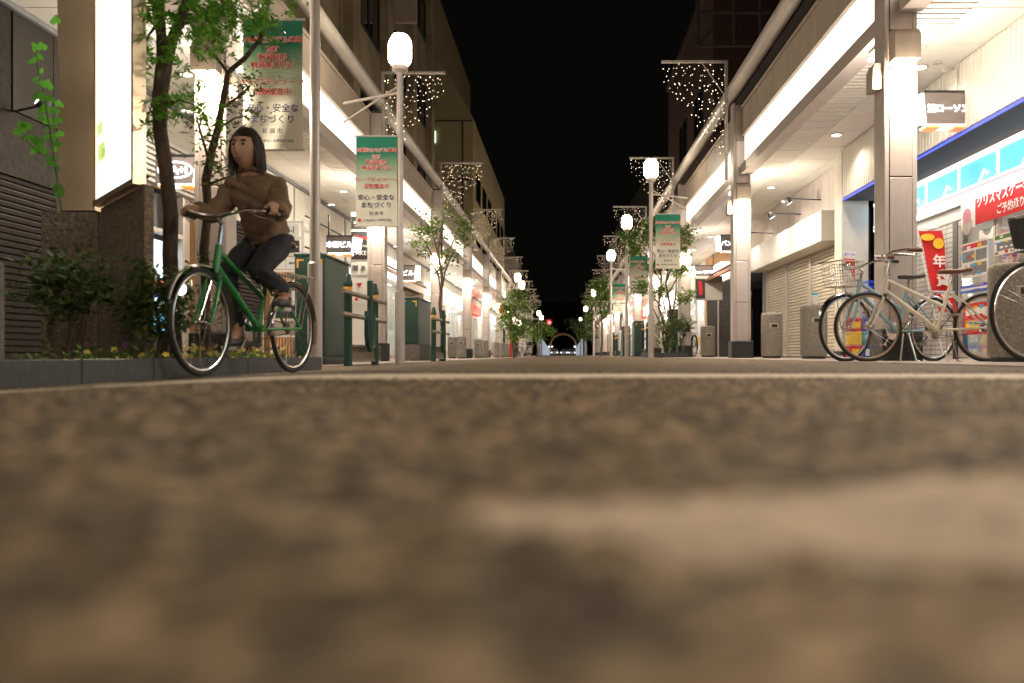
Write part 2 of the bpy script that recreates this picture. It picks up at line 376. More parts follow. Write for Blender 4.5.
# the coarse worn surface in front of the camera is real relief, its paint worn along the stones
def in_poly(x, y, P_):
    c = False
    for i in range(len(P_)):
        (x0, y0), (x1, y1) = P_[i - 1], P_[i]
        if (y0 > y) != (y1 > y) and x < (x1 - x0) * (y - y0) / (y1 - y0) + x0: c = not c
    return c
MARK = [(-.045, .30), (.03, .235), (.45, .235), (.45, .43), (.16, .375), (.04, .315)]
rq = random.Random(77); st_ = .0088; nxx = int(4.26 / st_); nyy = int(2.9 / st_)
hs_ = [[rq.random() ** 1.6 for _ in range(nxx + 1)] for _ in range(nyy + 1)]
vs = []
for j in range(nyy + 1):
    for i in range(nxx + 1):
        x = -1.98 + i * st_; y = .10 + j * st_; e = min(i, j, nxx - i, nyy - j) / 12
        dx_, dy_ = (rq.uniform(-.3, .3) * st_, rq.uniform(-.3, .3) * st_) if e > .1 else (0, 0)
        lo = math.sin(x * 9 + 2 * math.sin(y * 7)) * math.sin(y * 11 + math.sin(x * 5)) * .0008
        pt = 2.03 < y < 2.47 or (y < .47 and in_poly(x, y, MARK))
        vs.append((x + dx_, y + dy_, gz(x) + .0006 + min(1, e) * ((.0050 + .0012 * hs_[j][i]) if pt else (.0045 * hs_[j][i] + .001 + lo))))
near, pnt, pnm = [], [], []
for j in range(nyy):
    for i in range(nxx):
        x = -1.98 + (i + .5) * st_; y = .10 + (j + .5) * st_; q = j * (nxx + 1) + i; f_ = (q, q + 1, q + nxx + 2, q + nxx + 1)
        wy = .012 * math.sin(x * 3)
        on = (2.03 + wy < y < 2.45 + wy and rq.random() > .015) or (y < .46 and in_poly(x, y, MARK) and rq.random() > .04)
        ((pnt if y > 1 else pnm) if on else near).append(f_)
for nm, fl_, m_ in (('road', near, 'asphalt'), ('road_line', pnt, 'paint'), ('road_marking', pnm, 'paintd')):
    used = sorted({v_ for f_ in fl_ for v_ in f_}); mp_ = {v_: k for k, v_ in enumerate(used)}
    g = MB(); g.add([vs[v_] for v_ in used], [tuple(mp_[v_] for v_ in f_) for f_ in fl_], 0, True)
    me_o = g.build(nm, m_); tag(me_o, kind='structure')

# ------------------------------------------------------------------ buildings above and behind the arcade
def building(name, label, x0, x1, y0, y1, z0, z1, m, windows=(), wm='glassd', extra=None, cat='building'):
    o = thing(name, label, cat, ((x0 + x1) / 2, (y0 + y1) / 2, z0))
    b = MB(); b.box(x0, x1, y0, y1, z0, z1); b.build('wall', m, o, True)
    pb = MB(); e = .12; pb.box(x0 - e, x1 + e, y0 - e, y1 + e, z1, z1 + .25); pb.build('parapet', m, o, True)
    sx = x1 if x1 < 0 else x0; d = 1 if x1 < 0 else -1
    for (a, c, za, zc) in windows:
        wb = MB()
        for q in ((a, c, za, za + .05), (a, c, zc - .05, zc), (a, a + .05, za + .05, zc - .05), (c - .05, c, za + .05, zc - .05), ((a + c) / 2 - .03, (a + c) / 2 + .03, za + .05, zc - .05)):
            wb.box(sx - .03 * d, sx + .05 * d, q[0], q[1], q[2], q[3])
        fr = wb.build('window', 'dark', o, True)
        gb = MB(); gb.box(sx + .004 * d, sx + .02 * d, a + .05, c - .05, za + .05, zc - .05); gb.build('pane', wm, fr, True)
    return o
W1 = [(y, y + 2.0, z, z + 1.3) for z in (5.2, 8.0, 10.8) for y in (1, 4.5, 8, 11.5, 15)]
b1 = building('office_building', 'stained beige building with dark windows above the left arcade behind the nearest banner', -12, -5.25, -3, 19.9, 3.55, 15, 'bldg', W1)
p = MB()
for y in (7.2, 10.6, 14.1, 17.6): p.tube([(-5.1, y, 3.6), (-5.1, y, 14.8)], .07, 8)
p.build('drainpipe', 'bldg', b1, True)
W2 = [(y, y + 2.6, z, z + 1.5) for z in (5.4, 8.6, 11.8, 15) for y in (21.5, 25.5, 29.5)]
b2 = building('office_building', 'tall beige building with long dark window bands behind the nearest left street lamp', -13, -5.25, 20.1, 33, 3.55, 19, 'bldg', W2)
p = MB()
for y in (20.6, 24.7, 28.7, 32.6): p.box(-5.25, -5.0, y - .35, y + .35, 3.6, 18.9)
p.build('pilaster', 'bldg', b2, True)
sb = MB(); sb.box(-5.0, -4.35, 25.2, 25.35, 9.9, 10.9); s_ = sb.build('projecting_sign', 'beige', b2, True)
building('low_building', 'low ochre building between the two tall left buildings', -12, -5.25, 33.2, 43.2, 3.55, 6.6, 'bldg2', [(34, 37, 4.3, 5.8), (39, 42, 4.3, 5.8)])
# the big ochre block with a sloping shoulder
o = thing('office_block', 'large ochre block with a sloping roofline and one lit green window', 'building', (-9, 55, 3.5))
b = MB(); b.prism([(-16, 3.5), (-4.65, 3.5), (-4.65, 12.2), (-7.3, 16.8), (-7.3, 21), (-16, 21)], 'y', 43.6, 66.5); b.build('wall', 'bldg2', o, True)
for k in range(6):
    y = 45 + k * 3.5
    for za in (5, 8.2): wb = MB(); wb.box(-4.65, -4.6, y, y + 2.2, za, za + 1.4); wb.build('window', 'glassd', o, True)
b = MB(); b.box(-6.95, -6.55, 43.52, 43.6, 10.9, 11.5, 0); b.build('lit_window', 'winlit', o, True)
b = MB()
for x in (-9.5, -8.0, -5.2): b.box(x, x + .06, 43.54, 43.6, 3.6, 12)
for z in (6, 9, 12): b.box(-16, -4.7, 43.55, 43.6, z, z + .05)
b.build('cladding_joint', 'bldgd', o, True)
building('brick_building', 'reddish brown building beyond the large ochre block', -13, -4.7, 66.8, 92, 3.5, 9.3, 'brick', [(70, 74, 5, 7), (78, 82, 5, 7)])
# right side
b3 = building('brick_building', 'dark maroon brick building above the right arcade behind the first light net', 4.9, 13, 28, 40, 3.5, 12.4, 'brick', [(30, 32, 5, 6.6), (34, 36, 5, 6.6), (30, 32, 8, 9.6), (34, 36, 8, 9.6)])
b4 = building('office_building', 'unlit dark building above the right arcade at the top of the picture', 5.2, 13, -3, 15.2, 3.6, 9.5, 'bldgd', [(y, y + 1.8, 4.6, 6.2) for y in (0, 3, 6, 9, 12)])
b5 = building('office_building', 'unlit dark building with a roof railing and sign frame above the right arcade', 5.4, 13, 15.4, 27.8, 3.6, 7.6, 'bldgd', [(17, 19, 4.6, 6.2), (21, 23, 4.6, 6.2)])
fr = MB()
for x in (3.6, 4.6, 5.3):
    fr.tube([(x, 23, 7.6 if x > 5 else 8.4), (x, 23, 10.3)], .05, 6)
for z in (8.4, 9.3, 10.3): fr.tube([(3.6, 23, z), (7.2, 23, z)], .05, 6)
fr.tube([(3.6, 23, 8.4), (5.3, 23, 10.3)], .03, 6)
for y in range(16, 28): fr.tube([(5.5, y, 7.8), (5.5, y, 8.7)], .02, 5)
fr.tube([(5.5, 15.6, 8.7), (5.5, 27.6, 8.7)], .03, 6)
fr.build('rooftop_frame', 'bldgd', b5, True)
building('office_building', 'dark far building beyond the brick one on the right', 4.7, 12, 44, 60, 3.5, 8.0, 'bldgd', [(46, 49, 5, 6.5), (52, 55, 5, 6.5)])
o = thing('gabled_building', 'dark sloped building silhouette behind the far right street lamps', 'building', (8, 72, 3.5))
b = MB(); b.prism([(3.9, 3.5), (12, 3.5), (12, 13.5), (6.2, 13.5), (3.9, 9.5)], 'y', 62, 86); b.build('wall', 'bldgd', o, True)
for k in range(4): b = MB(); b.box(3.86, 3.9, 64 + k * 5, 67 + k * 5, 5.2, 6.6); b.build('window', 'glassd', o, True)

# ------------------------------------------------------------------ arcade canopies
RX, LX = 3.10, -3.36
PR = [7.85 + 7.0 * i for i in range(12)]; PL = [8.1 + 7.15 * i for i in range(12)]
def canopy(side, ys_, label):
    s = 1 if side > 0 else -1
    xf = 3.12 if s > 0 else -3.48; xw = 5.15 if s > 0 else -5.2
    o = thing('arcade_canopy', label, 'canopy', (xf, 1, 3.2), group=None)
    y_end = 92
    starts = [ys_[0] - 2 * (ys_[1] - ys_[0]), ys_[0] - (ys_[1] - ys_[0])] + ys_
    # fascia bays
    for i, y in enumerate(starts):
        step = ys_[1] - ys_[0]; a, c = y + .38, y + step - .12
        if i > 12: break
        lb = MB(); n = 6
        for k in range(n):
            u0 = a + (c - a) * k / n; u1 = a + (c - a) * (k + 1) / n
            lb.box(xf, xf + .05 * s, u0 + .004, u1 - .004, 3.36, 3.84)
        lb.build('lit_panel', 'fascia', o, True)
        fb = MB()
        for k in range(n):
            u0 = a + (c - a) * k / n; u1 = a + (c - a) * (k + 1) / n
            fb.box(xf - .03 * s, xf + .05 * s, u0 + .006, u1 - .006, 3.87, 4.31)
        fb.box(xf - .06 * s, xf + .09 * s, a, c, 4.31, 4.36); fb.box(xf - .05 * s, xf + .07 * s, a, c, 3.84, 3.868)
        fb.build('fascia_panel', 'beige', o, True)
        bm_ = MB(); bm_.box(xf - .06 * s, xf + .14 * s, a - .05, c + .05, 3.19, 3.355)
        bm_.build('edge_beam', 'steelp', o, True)
        rl = MB()
        for k in range(9):
            u = a + (c - a) * k / 8; rl.tube([(xf + .45 * s, u, 3.9), (xf + .45 * s, u, 4.85)], .018, 5)
        rl.tube([(xf + .45 * s, a, 4.85), (xf + .45 * s, c, 4.85)], .02, 5); rl.tube([(xf + .45 * s, a, 4.5), (xf + .45 * s, c, 4.5)], .013, 5)
        rl.build('railing', 'tube', o, True)
    tb = MB(); xt = (2.92 if s > 0 else -3.32)
    tb.tube([(xt, -7 + 2 * k, 4.62) for k in range(50)], .115, 14); tb.box(xt + .02 * s, xt + .2 * s, -6, 92, 4.70, 4.78)
    tb.build('gutter_pipe', 'tube', o, True)
    # soffit panels, a ribbed strip near the kerb side
    sb_ = MB(); y = -9.0
    wid = abs(xw - xf) - .14; nx_ = 3; x0 = xf + .14 * s
    while y < y_end:
        for k in range(nx_):
            if k == 0: continue
            a = x0 + s * wid * k / nx_; c = x0 + s * wid * (k + 1) / nx_
            sb_.box(a + .006 * s, c - .006 * s, y + .006, y + .89, 3.36, 3.39)
        y += .9
    sb_.build('soffit', 'soffit', o, True)
    rb = MB(); y = -9.0
    while y < 40:
        rb.box(x0, x0 + s * (wid / nx_ - .01), y, y + .085, 3.355, 3.385); y += .125
    while y < y_end:
        rb.box(x0, x0 + s * (wid / nx_ - .01), y, y + .88, 3.355, 3.385); y += .9
    rb.build('slatted_soffit', 'soffit', o, True)
    dk = MB(); dk.box(x0, xw + .05 * s, -9, y_end, 3.40, 3.46); dk.build('roof_deck', 'seam', o, True)
    cb_ = MB()
    for zc, xo in ((4.40, .10), (3.30, .20)):
        pts = []
        for k in range(0, 180):
            yy = -8 + k * .55; pts.append((xf + (xo + .012 * math.sin(k * 1.7)) * s, yy, zc + .025 * math.sin(k * .9) - (.02 if k % 6 == 3 else 0)))
        cb_.tube(pts, .011, 5)
    cb_.build('cable', 'dark', o, True)
    tr = MB(); tr.box(xw - .06 * s, xw - .012 * s, -9, y_end, 3.30, 3.355); tr.build('wall_trim', 'grey', o, True)
    for i, y in enumerate(starts):
        if i > 12: break
        for dy, dx in ((1.9, .95), (4.9, .95), (3.4, 1.6)):
            px_, py_ = xf + dx * s, y + dy
            d_ = MB(); d_.lathe([(.09, 0), (.09, -.008), (.075, -.008)], (px_, py_, 3.352 + .002), 16); rim_ = d_.build('downlight', 'steelp', o, True)
            d_ = MB(); d_.lathe([(.07, 0), (.06, -.004)], (px_, py_, 3.342), 14); d_.build('lens', 'down', rim_, True)
            if dx < 1 and y < 60 and not (s < 0 and 0 < y < 7):
                wl = world_loc(o)
                light('downlight_lamp', 'SPOT', (px_ - wl.x, py_ - wl.y, 3.32 - wl.z), 40, (1, .89, .73), o, spot_size=R(140), spot_blend=.6, shadow_soft_size=.07)
    return o
canR = canopy(1, PR, 'arcade canopy with a glowing fascia along the right side of the street')
canL = canopy(-1, PL, 'arcade canopy with a glowing fascia along the left side of the street')

# ------------------------------------------------------------------ arcade pillars
def make_pillar(s, label):
    """s: +1 right row, -1 left row; local origin at the base centre, front (camera side) face at y = -0.02"""
    o = thing('arcade_pillar', label, 'pillar', (0, 0, 0), 0, 'tiled steel pillars of the right arcade' if s > 0 else 'tiled steel pillars of the left arcade')
    hw, d = .152, .26
    c = MB(); c.box(-hw, -hw + .045, 0, d, .30, 4.45, bev=.006); c.box(hw - .045, hw, 0, d, .30, 4.45, bev=.006); c.box(-hw + .045, hw - .045, .012, d - .01, .30, 4.45, 1)
    c.build('column', ['steelp', 'seam'], o)
    cuts = [.30, .98, 1.70, 2.34, 3.05, 3.80, 4.42]
    for a, b_ in zip(cuts[:-1], cuts[1:]):
        q = MB(); q.box(-hw + .05, hw - .05, -.004, .011, a + .006, b_ - .006, bev=.003); q.build('panel', 'pillar', o)
    q = MB(); q.box(-hw - .035, hw + .035, -.05, d + .03, -.09, .30, bev=.008); q.build('plinth', 'black', o)
    # lamp hood: rounded cap open at the bottom, facing the camera side
    z0 = 2.74
    h = MB(); pr = [(-.012, z0 + .27)]
    pr += [(-.12 + .05 * math.cos(t) * -1 + 0, z0 + .22 + .05 * math.sin(t)) for t in [math.pi / 2 * (1 - k / 4) for k in range(5)]]
    pr += [(-.17, z0), (-.16, z0)] + [(-.16, z0 + .20), (-.12, z0 + .255), (-.012, z0 + .255)]
    h.prism([(y, z) for y, z in pr], 'x', -.108, .108); h.prism([(-.012, z0), (-.012, z0 + .27), (-.12, z0 + .27), (-.17, z0 + .22), (-.17, z0)], 'x', -.117, -.108); h.prism([(-.012, z0), (-.012, z0 + .27), (-.12, z0 + .27), (-.17, z0 + .22), (-.17, z0)], 'x', .108, .117)
    hood = h.build('lamp_hood', 'beige', o)
    l = MB(); l.tube([(-.095, -.085, z0 + .045), (.095, -.085, z0 + .045)], .035, 10); l.build('lamp_tube', 'lens', hood)
    h2 = MB(); h2.prism([(d + .002, z0), (d + .002, z0 + .27), (d + .16, z0 + .27), (d + .22, z0 + .22), (d + .22, z0 + .19), (d + .16, z0 + .24), (d + .03, z0 + .24), (d + .03, z0)], 'x', -.14, .14); rh = h2.build('lamp_hood', 'beige', o)  # rear hood is added, unseen behind the column, as housing for the soffit fill
    l = MB(); l.tube([(-.12, d + .11, z0 + .045), (.12, d + .11, z0 + .045)], .03, 10); l.build('lamp_tube', 'lens', rh)  # added glowing tube inside the unseen rear hood
    e = -s * hw; h3 = MB(); h3.prism([(e - s * .002, z0 - .22), (e - s * .002, z0 + .02), (e - s * .07, z0 + .02), (e - s * .09, z0 - .03), (e - s * .09, z0 - .22)], 'y', .04, .22); h3.build('side_fixture', 'beige', o)
    return o
def pillar_light(o, s, x, y, z, p):
    light('pillar_lamp_and_fill', 'AREA', (0, -.115, 2.685), p, (1, .85, .66), o, shape='RECTANGLE', size=.24, size_y=.12)
    light('pillar_lamp_and_fill', 'POINT', (0, -.19, 2.52), p * (.55 if s > 0 else .35), (1, .84, .64), o, shadow_soft_size=.08)
    light('pillar_lamp_and_fill', 'POINT', (0, .26 + .15, 2.66), p * 2.2, (1, .89, .74), o, shadow_soft_size=.10)  # added fill light at the rear hood, brightens the soffit
for s, P_, X_, z_ in ((1, PR, RX, 0), (-1, PL, LX, -.03)):
    names = ['nearest', 'second', 'third', 'fourth', 'fifth', 'sixth', 'seventh', 'eighth', 'ninth', 'tenth', 'eleventh', 'farthest']
    hints = (['behind the parked cream bicycle', 'behind the round concrete bin', 'behind the thin street tree'] if s > 0 else
             ['behind the thin planter tree', 'beside the vertical sign panels', 'behind the slim young tree'])
    proto = make_pillar(s, '')
    for i, y in enumerate(P_):
        q = proto if i == 0 else copy_tree(proto)
        q.location = (X_, y, z_)
        q['label'] = '%s pillar of the %s arcade, %s' % (names[i], 'right' if s > 0 else 'left', hints[i] if i < 3 else 'lit by its own hooded lamp')
    for y in (P_[0] - 7.0, P_[0] - 14.0):
        q = copy_tree(proto); q.location = (X_, y, z_); q['label'] = '%s arcade pillar out of the picture %s the camera' % ('right' if s > 0 else 'left', 'beside' if y > 0 else 'behind')
        if s > 0 or y < 0: pillar_light(q, s, X_, y, z_, 34)
    for i, y in enumerate(P_):
        if i < 9:
            root = [ob for ob in sc.objects if ob.name.startswith('arcade_pillar') and abs(ob.location.y - y) < .01 and ob.location.x * s > 0][0]
            pillar_light(root, s, X_, y, z_, 34 if i < 2 else 26)

# upright ducts and brackets above each pillar
# ------------------------------------------------------------------ shop fronts
def shutter(o, x, s, y0, y1, z0, z1, m='shutter', n=None):
    h = .062; b = MB(); z = z0
    while z < z1 - .01:
        b.prism([(x, z + .004), (x - .022 * s, z + .018), (x - .022 * s, z + h - .012), (x, z + h - .002)], 'y', y0, y1); z += h
    b.box(x, x + .03 * s, y0, y1, z0, z1, 1)
    r = b.build('shutter', [m, 'seam'], o, True)
    for ga, gb in ((y0 - .05, y0 - .002), (y1 + .002, y1 + .05)): f = MB(); f.box(x - .05 * s, x + .03 * s, ga, gb, z0, z1); f.build('shutter_guide', 'steelp', o, True)
    return r
def panels(o, x, s, y0, y1, z0, z1, m, nz=1, wy=.9, name='wall'):
    b = MB(); n = max(1, round((y1 - y0) / wy))
    for k in range(n):
        for j in range(nz):
            a = y0 + (y1 - y0) * k / n; c = y0 + (y1 - y0) * (k + 1) / n; za = z0 + (z1 - z0) * j / nz; zc = z0 + (z1 - z0) * (j + 1) / nz
            b.box(x, x + .04 * s, a + .004, c - .004, za + .004, zc - .004)
    b.box(x + .042 * s, x + .3 * s, y0, y1, z0, z1, 1)
    return b.build(name, [m, 'seam'], o, True)

# --- right: convenience store, y 4 .. 14
o = thing('convenience_store', 'convenience store with blue glowing sign band and bright glass front', 'shop', (5, 9, 0))
rb = MB(); y = 4.0                                          # ribbed cream wall above
while y < 13.6: rb.box(4.45, 4.475, y, y + .075, 2.57, 3.35, bev=.008); y += .09
rb.box(4.476, 4.60, 4, 13.6, 2.57, 3.35); rb.build('ribbed_wall', 'cream', o, True)
b = MB(); b.box(4.46, 5.3, 4, 13.6, 2.52, 2.565); b.build('recess_ceiling', 'bldgd', o, True)
b = MB(); b.box(4.435, 4.458, 4, 13.6, 2.52, 2.542); b.build('led_line', 'blueled', o, True)
ys_ = [4 + .97 * k for k in range(11)]
for a, c in zip(ys_[:-1], ys_[1:]):
    b = MB(); b.box(5.0, 5.06, a + .02, c - .02, 2.13, 2.43); b.build('sign_panel', 'blue', o, True)
b = MB(); b.box(4.97, 5.07, 4, 13.7, 2.432, 2.49); b.box(4.97, 5.07, 4, 13.7, 2.03, 2.128)
for a in ys_: b.box(4.985, 5.07, a - .018, a + .018, 2.128, 2.432)
b.build('sign_frame', 'signlit', o, True)
b = MB(); b.box(4.963, 4.969, 4, 13.7, 2.075, 2.088); b.build('sign_stripe', 'pink', o, True)
b = MB()
for a in ys_[:-1]:
    b.tube([(4.985, a + .22, 2.20), (4.985, a + .30, 2.26), (4.985, a + .42, 2.14)], .012, 6)
b.build('sign_emblem', 'signwhite', o, True)
for a in ys_[:-1]:
    b = MB(); b.box(5.02, 5.10, a + .05, a + .9, 2.0, 2.026); b.build('tube_light', 'white_led', o, True)
GX = 5.22
b = MB(); b.box(GX - .02, GX + .10, 4, 13.7, 1.84, 2.0); b.box(5.11, GX + .3, 4, 13.7, 2.0, 2.06); b.build('lintel', 'cream', o, True)
b = MB(); b.box(GX, GX + .2, 11.45, 12.75, 0, 1.84); b.build('tile_wall', 'tile', o, True)
for a, c in ((4.0, 5.6), (5.64, 7.4), (7.44, 9.3), (9.34, 10.3), (10.34, 11.3)):
    b = MB(); t_ = .035
    for q in ((a, c, .03, .09), (a, c, 1.76, 1.83), (a, a + t_, .09, 1.76), (c - t_, c, .09, 1.76)): b.box(GX, GX + .05, *q)
    f_ = b.build('window', 'steelp', o, True)
    b = MB(); b.quad((GX + .02, a, .09), (GX + .02, c, .09), (GX + .02, c, 1.76), (GX + .02, a, 1.76)); b.build('pane', 'glass', f_, True)
b = MB(); b.box(GX - .01, GX + .06, 11.3, 11.42, 0, 1.84); b.build('door_post', 'dark', o, True)
b = MB(); b.box(GX, 9.4, 3.9, 4.0, 0, 2.6); b.box(9.3, 9.4, 4, 13.7, 0, 2.6); b.box(GX, 9.4, 13.7, 13.8, 0, 2.6); b.box(GX + .2, 9.3, 11.9, 12.0, 0, 2.6); b.build('inner_wall', 'white', o, True)
b = MB(); b.box(GX + .1, 9.3, 4, 13.7, 2.2, 2.25); b.build('inner_ceiling', 'white', o, True)
for k in range(4):
    b = MB(); b.box(5.7 + k * .9, 5.85 + k * .9, 4.6, 11.5, 2.17, 2.195); b.build('ceiling_light', 'storewhite', o, True)
b = MB(); b.box(GX + .01, 9.3, 4, 13.7, .004, .016); b.build('inner_floor', 'white', o, True)
b = MB(); b.box(GX, GX + .15, 12.76, 13.7, 0, 1.84); b.build('side_wall', 'grey', o, True)
b = MB(); b.box(GX - .012, GX - .001, 12.9, 13.55, .05, 1.7); b.build('side_door', 'plate', o, True)
# shelves with goods seen through the glass
rc = [M['pink'], M['cyan'], M['yellow'], M['white'], M['red'], M['grey'], M['bluep'], M['cream']]
for k, (ya, yb) in enumerate(((9.6, 11.2), (7.2, 8.9), (4.6, 6.6))):
    t = thing('shop_shelf', ['white shop shelf of bright packets behind the red banner window', 'white shop shelf behind the right window edge', 'white shop shelf nearest the camera inside the store'][k], 'shelf', (5.9, (ya + yb) / 2, .016), 0, 'shelves inside the convenience store')
    b = MB()
    for z in (.1, .4, .7, 1.0, 1.3, 1.55): b.box(5.75, 6.05, ya, yb, z, z + .015)
    b.box(5.89, 5.91, ya, yb, .016, 1.6); b.build('rack', 'white', t, True)
    for j, z in enumerate((.116, .416, .716, 1.016, 1.316)):
        g_ = MB(); y = ya + .02
        while y < yb - .1:
            wd = random.uniform(.05, .13); g_.box(5.74, 5.87, y, y + wd - .008, z, z + random.uniform(.12, .24), random.randrange(8)); y += wd
        g_.build('goods', rc, t, True)
def poster(label, ya, yb, za, zb, mats, design, cat='poster', x=5.20):
    t = thing('window_poster', label, cat, (x, (ya + yb) / 2, za))
    b = MB(); b.box(x - .004, x, ya, yb, za, zb); b.build('sheet', mats, t, True)
    g_ = MB(); ru = random.Random(int(ya * 100)); design = list(design); nu_, nv_ = 5, 4
    for a_ in range(nu_):
        for c_ in range(nv_):
            if ru.random() < .8:
                u_ = (a_ + .5) / nu_; v_ = (c_ + .5) / nv_; design.append((u_ - .075, u_ + ru.uniform(.02, .075), v_ - .07, v_ + ru.uniform(0, .07), ru.choice((0, 1, 2, 3, 4, 1, 2))))
    for q_, (u0, u1, v0, v1, mi) in enumerate(design):
        g_.box(x - .006 - .0002 * q_, x - .0045, yb + (ya - yb) * u0, yb + (ya - yb) * u1, za + (zb - za) * v0, za + (zb - za) * v1, mi)
    g_.build('print', ['yellow', 'white', 'grey', 'cyan', 'red', 'leafm'], t, True)
poster('grey and red price poster on the store window behind the cream bicycle saddle', 10.45, 11.15, 1.05, 1.5, 'white', [(.05, .95, .82, .95, 4), (.05, .5, .45, .75, 2), (.55, .95, .45, .75, 2), (.05, .95, .08, .38, 2)])
poster('green topped notice beside the grey price poster on the store window', 9.7, 10.3, 1.25, 1.5, 'white', [(.03, .97, .75, .95, 5), (.1, .9, .2, .6, 2)])
poster('red sale poster low on the store window by the rear bicycle wheel', 10.4, 11.1, .32, .72, 'red', [(.1, .9, .6, .85, 1), (.1, .6, .15, .45, 0)])
poster('yellow and red sale poster low on the store window beside the big bin', 9.45, 10.2, .36, .84, 'yellow', [(.1, .9, .65, .9, 4), (.2, .8, .1, .5, 4)])
poster('blue stripe notice across the middle of the store window', 9.5, 11.2, .86, .96, 'bluep', [(.02, .98, .3, .6, 1)])
# banner over the window
t = thing('shop_banner', 'red cake and new year dish banner hung above the store window', 'banner', (5.13, 9.6, 1.55))
b = MB(); b.box(5.12, 5.128, 8.7, 10.62, 1.68, 2.03); b.build('cloth', 'red', t, True)
b = MB(); b.box(5.118, 5.126, 10.62, 11.0, 1.66, 2.03, 0)
b.lathe([(.10, 0), (.10, -.01)], (5.116, 10.82, 1.82), 14, 1, (1, 0, 0)); b.lathe([(.12, 0), (.12, -.008)], (5.117, 10.82, 1.70), 14, 2, (1, 0, 0)); b.build('cake_picture', ['white', 'pink', 'beige'], t, True)
text('クリスマスケーキ・おせち', .165, 'white', t, (-.016, .06, .39), (R(90), 0, R(-90)), off=.003, sx=.92)
text('ご予約承り中！', .125, 'white', t, (-.016, .05, .22), (R(90), 0, R(-90)), off=.002)
# projecting store sign
def proj_sign(label, x0, x1, y, z0, z1, word, size, flip=1, edge=True, oval=False, rodx=None, ry=0):
    """face towards the camera; glowing left/right cheek; flip=+1: the cheek is on the left"""
    t = thing('hanging_sign', label, 'sign', ((x0 + x1) / 2, y, z0), ry)
    w_ = (x1 - x0) / 2; h = z1 - z0; tp = .03
    b = MB(); b.add([(-w_ + tp, -.01, 0), (w_, -.01, 0), (w_, -.01, h), (-w_, -.01, h), (-w_ + tp, .2, 0), (w_, .2, 0), (w_, .2, h), (-w_, .2, h)] if flip > 0 else
                    [(-w_, -.01, 0), (w_ - tp, -.01, 0), (w_, -.01, h), (-w_, -.01, h), (-w_, .2, 0), (w_ - tp, .2, 0), (w_, .2, h), (-w_, .2, h)],
                    [(0, 1, 2, 3), (5, 4, 7, 6), (4, 0, 3, 7), (1, 5, 6, 2), (3, 2, 6, 7), (4, 5, 1, 0)])
    b.build('face', 'signgrey', t)
    b = MB(); e = -w_ - .012 if flip > 0 else w_ + .002
    b.add([(e + (tp if flip > 0 else -tp), 0, .0), (e + .01 + (tp if flip > 0 else -tp), 0, 0), (e + .01, 0, h), (e, 0, h), (e + (tp - .09) * 1.0 if flip > 0 else e + .09 - tp, .2, 0.02), (e + .01 + (tp - .09 if flip > 0 else .09 - tp), .2, 0.02), (e + .01 - (.09 if flip > 0 else -.09), .2, h), (e - (.09 if flip > 0 else -.09), .2, h)],
          [(0, 1, 2, 3), (5, 4, 7, 6), (4, 0, 3, 7), (1, 5, 6, 2), (3, 2, 6, 7), (4, 5, 1, 0)])
    b.build('lit_cheek', 'signwhite', t)
    b = MB(); b.box(-w_ + tp, w_ - tp, -.014, .19, -.022, -.002); b.build('lit_edge', 'signwhite', t)
    if edge:
        b = MB(); b.box(-w_ + tp, -w_ * .35, -.018, .15, -.045, -.023); b.box(w_ * .25, w_ - tp, -.018, .15, -.045, -.023); b.build('orange_edge', 'orange', t)
    b = MB(); b.box(-w_, w_ + .02, -.02, .21, h + .002, h + .022); b.box(w_ * .95, w_ * .95 + .02, .05, .08, h + .022, h + .35) if flip > 0 else b.box(-w_ * .95, -w_ * .95 + .02, .05, .08, h + .022, h + .35)
    b.build('bracket', 'dark', t)
    if oval:
        b = MB(); b.tube([(w_ * .86 * math.cos(a), -.016, h * .5 + h * .30 * math.sin(a)) for a in [2 * math.pi * k / 28 for k in range(28)]], .011, 6, closed=True); b.build('oval_line', 'signwhite', t)
    if word: text(word, size, 'signwhite', t, (0, -.016, h * .48), off=.004, ext=.003)
    return t
proj_sign('dark projecting sign with white glowing katakana on the cream ribbed wall', 4.01, 4.54, 9.5, 2.63, 2.98, '酒ローソン', .094, 1)
ps = thing('sign_hanger', 'thin bent metal hanger rod above the glowing katakana sign', 'bracket', (4.30, 9.6, 3.0))
b = MB(); b.tube([(4.42, 9.6, 3.01), (4.42, 9.6, 3.30), (4.28, 9.6, 3.24), (4.22, 9.6, 3.35)], .012, 6); b.lathe([(.05, 0), (.05, .02)], (4.2, 9.6, 3.335), 12); b.build('rod', 'steelp', ps, True)
# pilaster between the shops
o = thing('wall_pilaster', 'smooth white pilaster catching blue light at the store\'s far corner', 'pillar', (4.6, 13.95, 0))
b = MB(); b.box(4.47, 4.9, 13.72, 14.1, .12, 3.36, bev=.01); b.build('shaft', 'cream', o, True); b = MB(); b.box(4.44, 4.93, 13.69, 14.12, .004, .12); b.build('base', 'black', o, True)
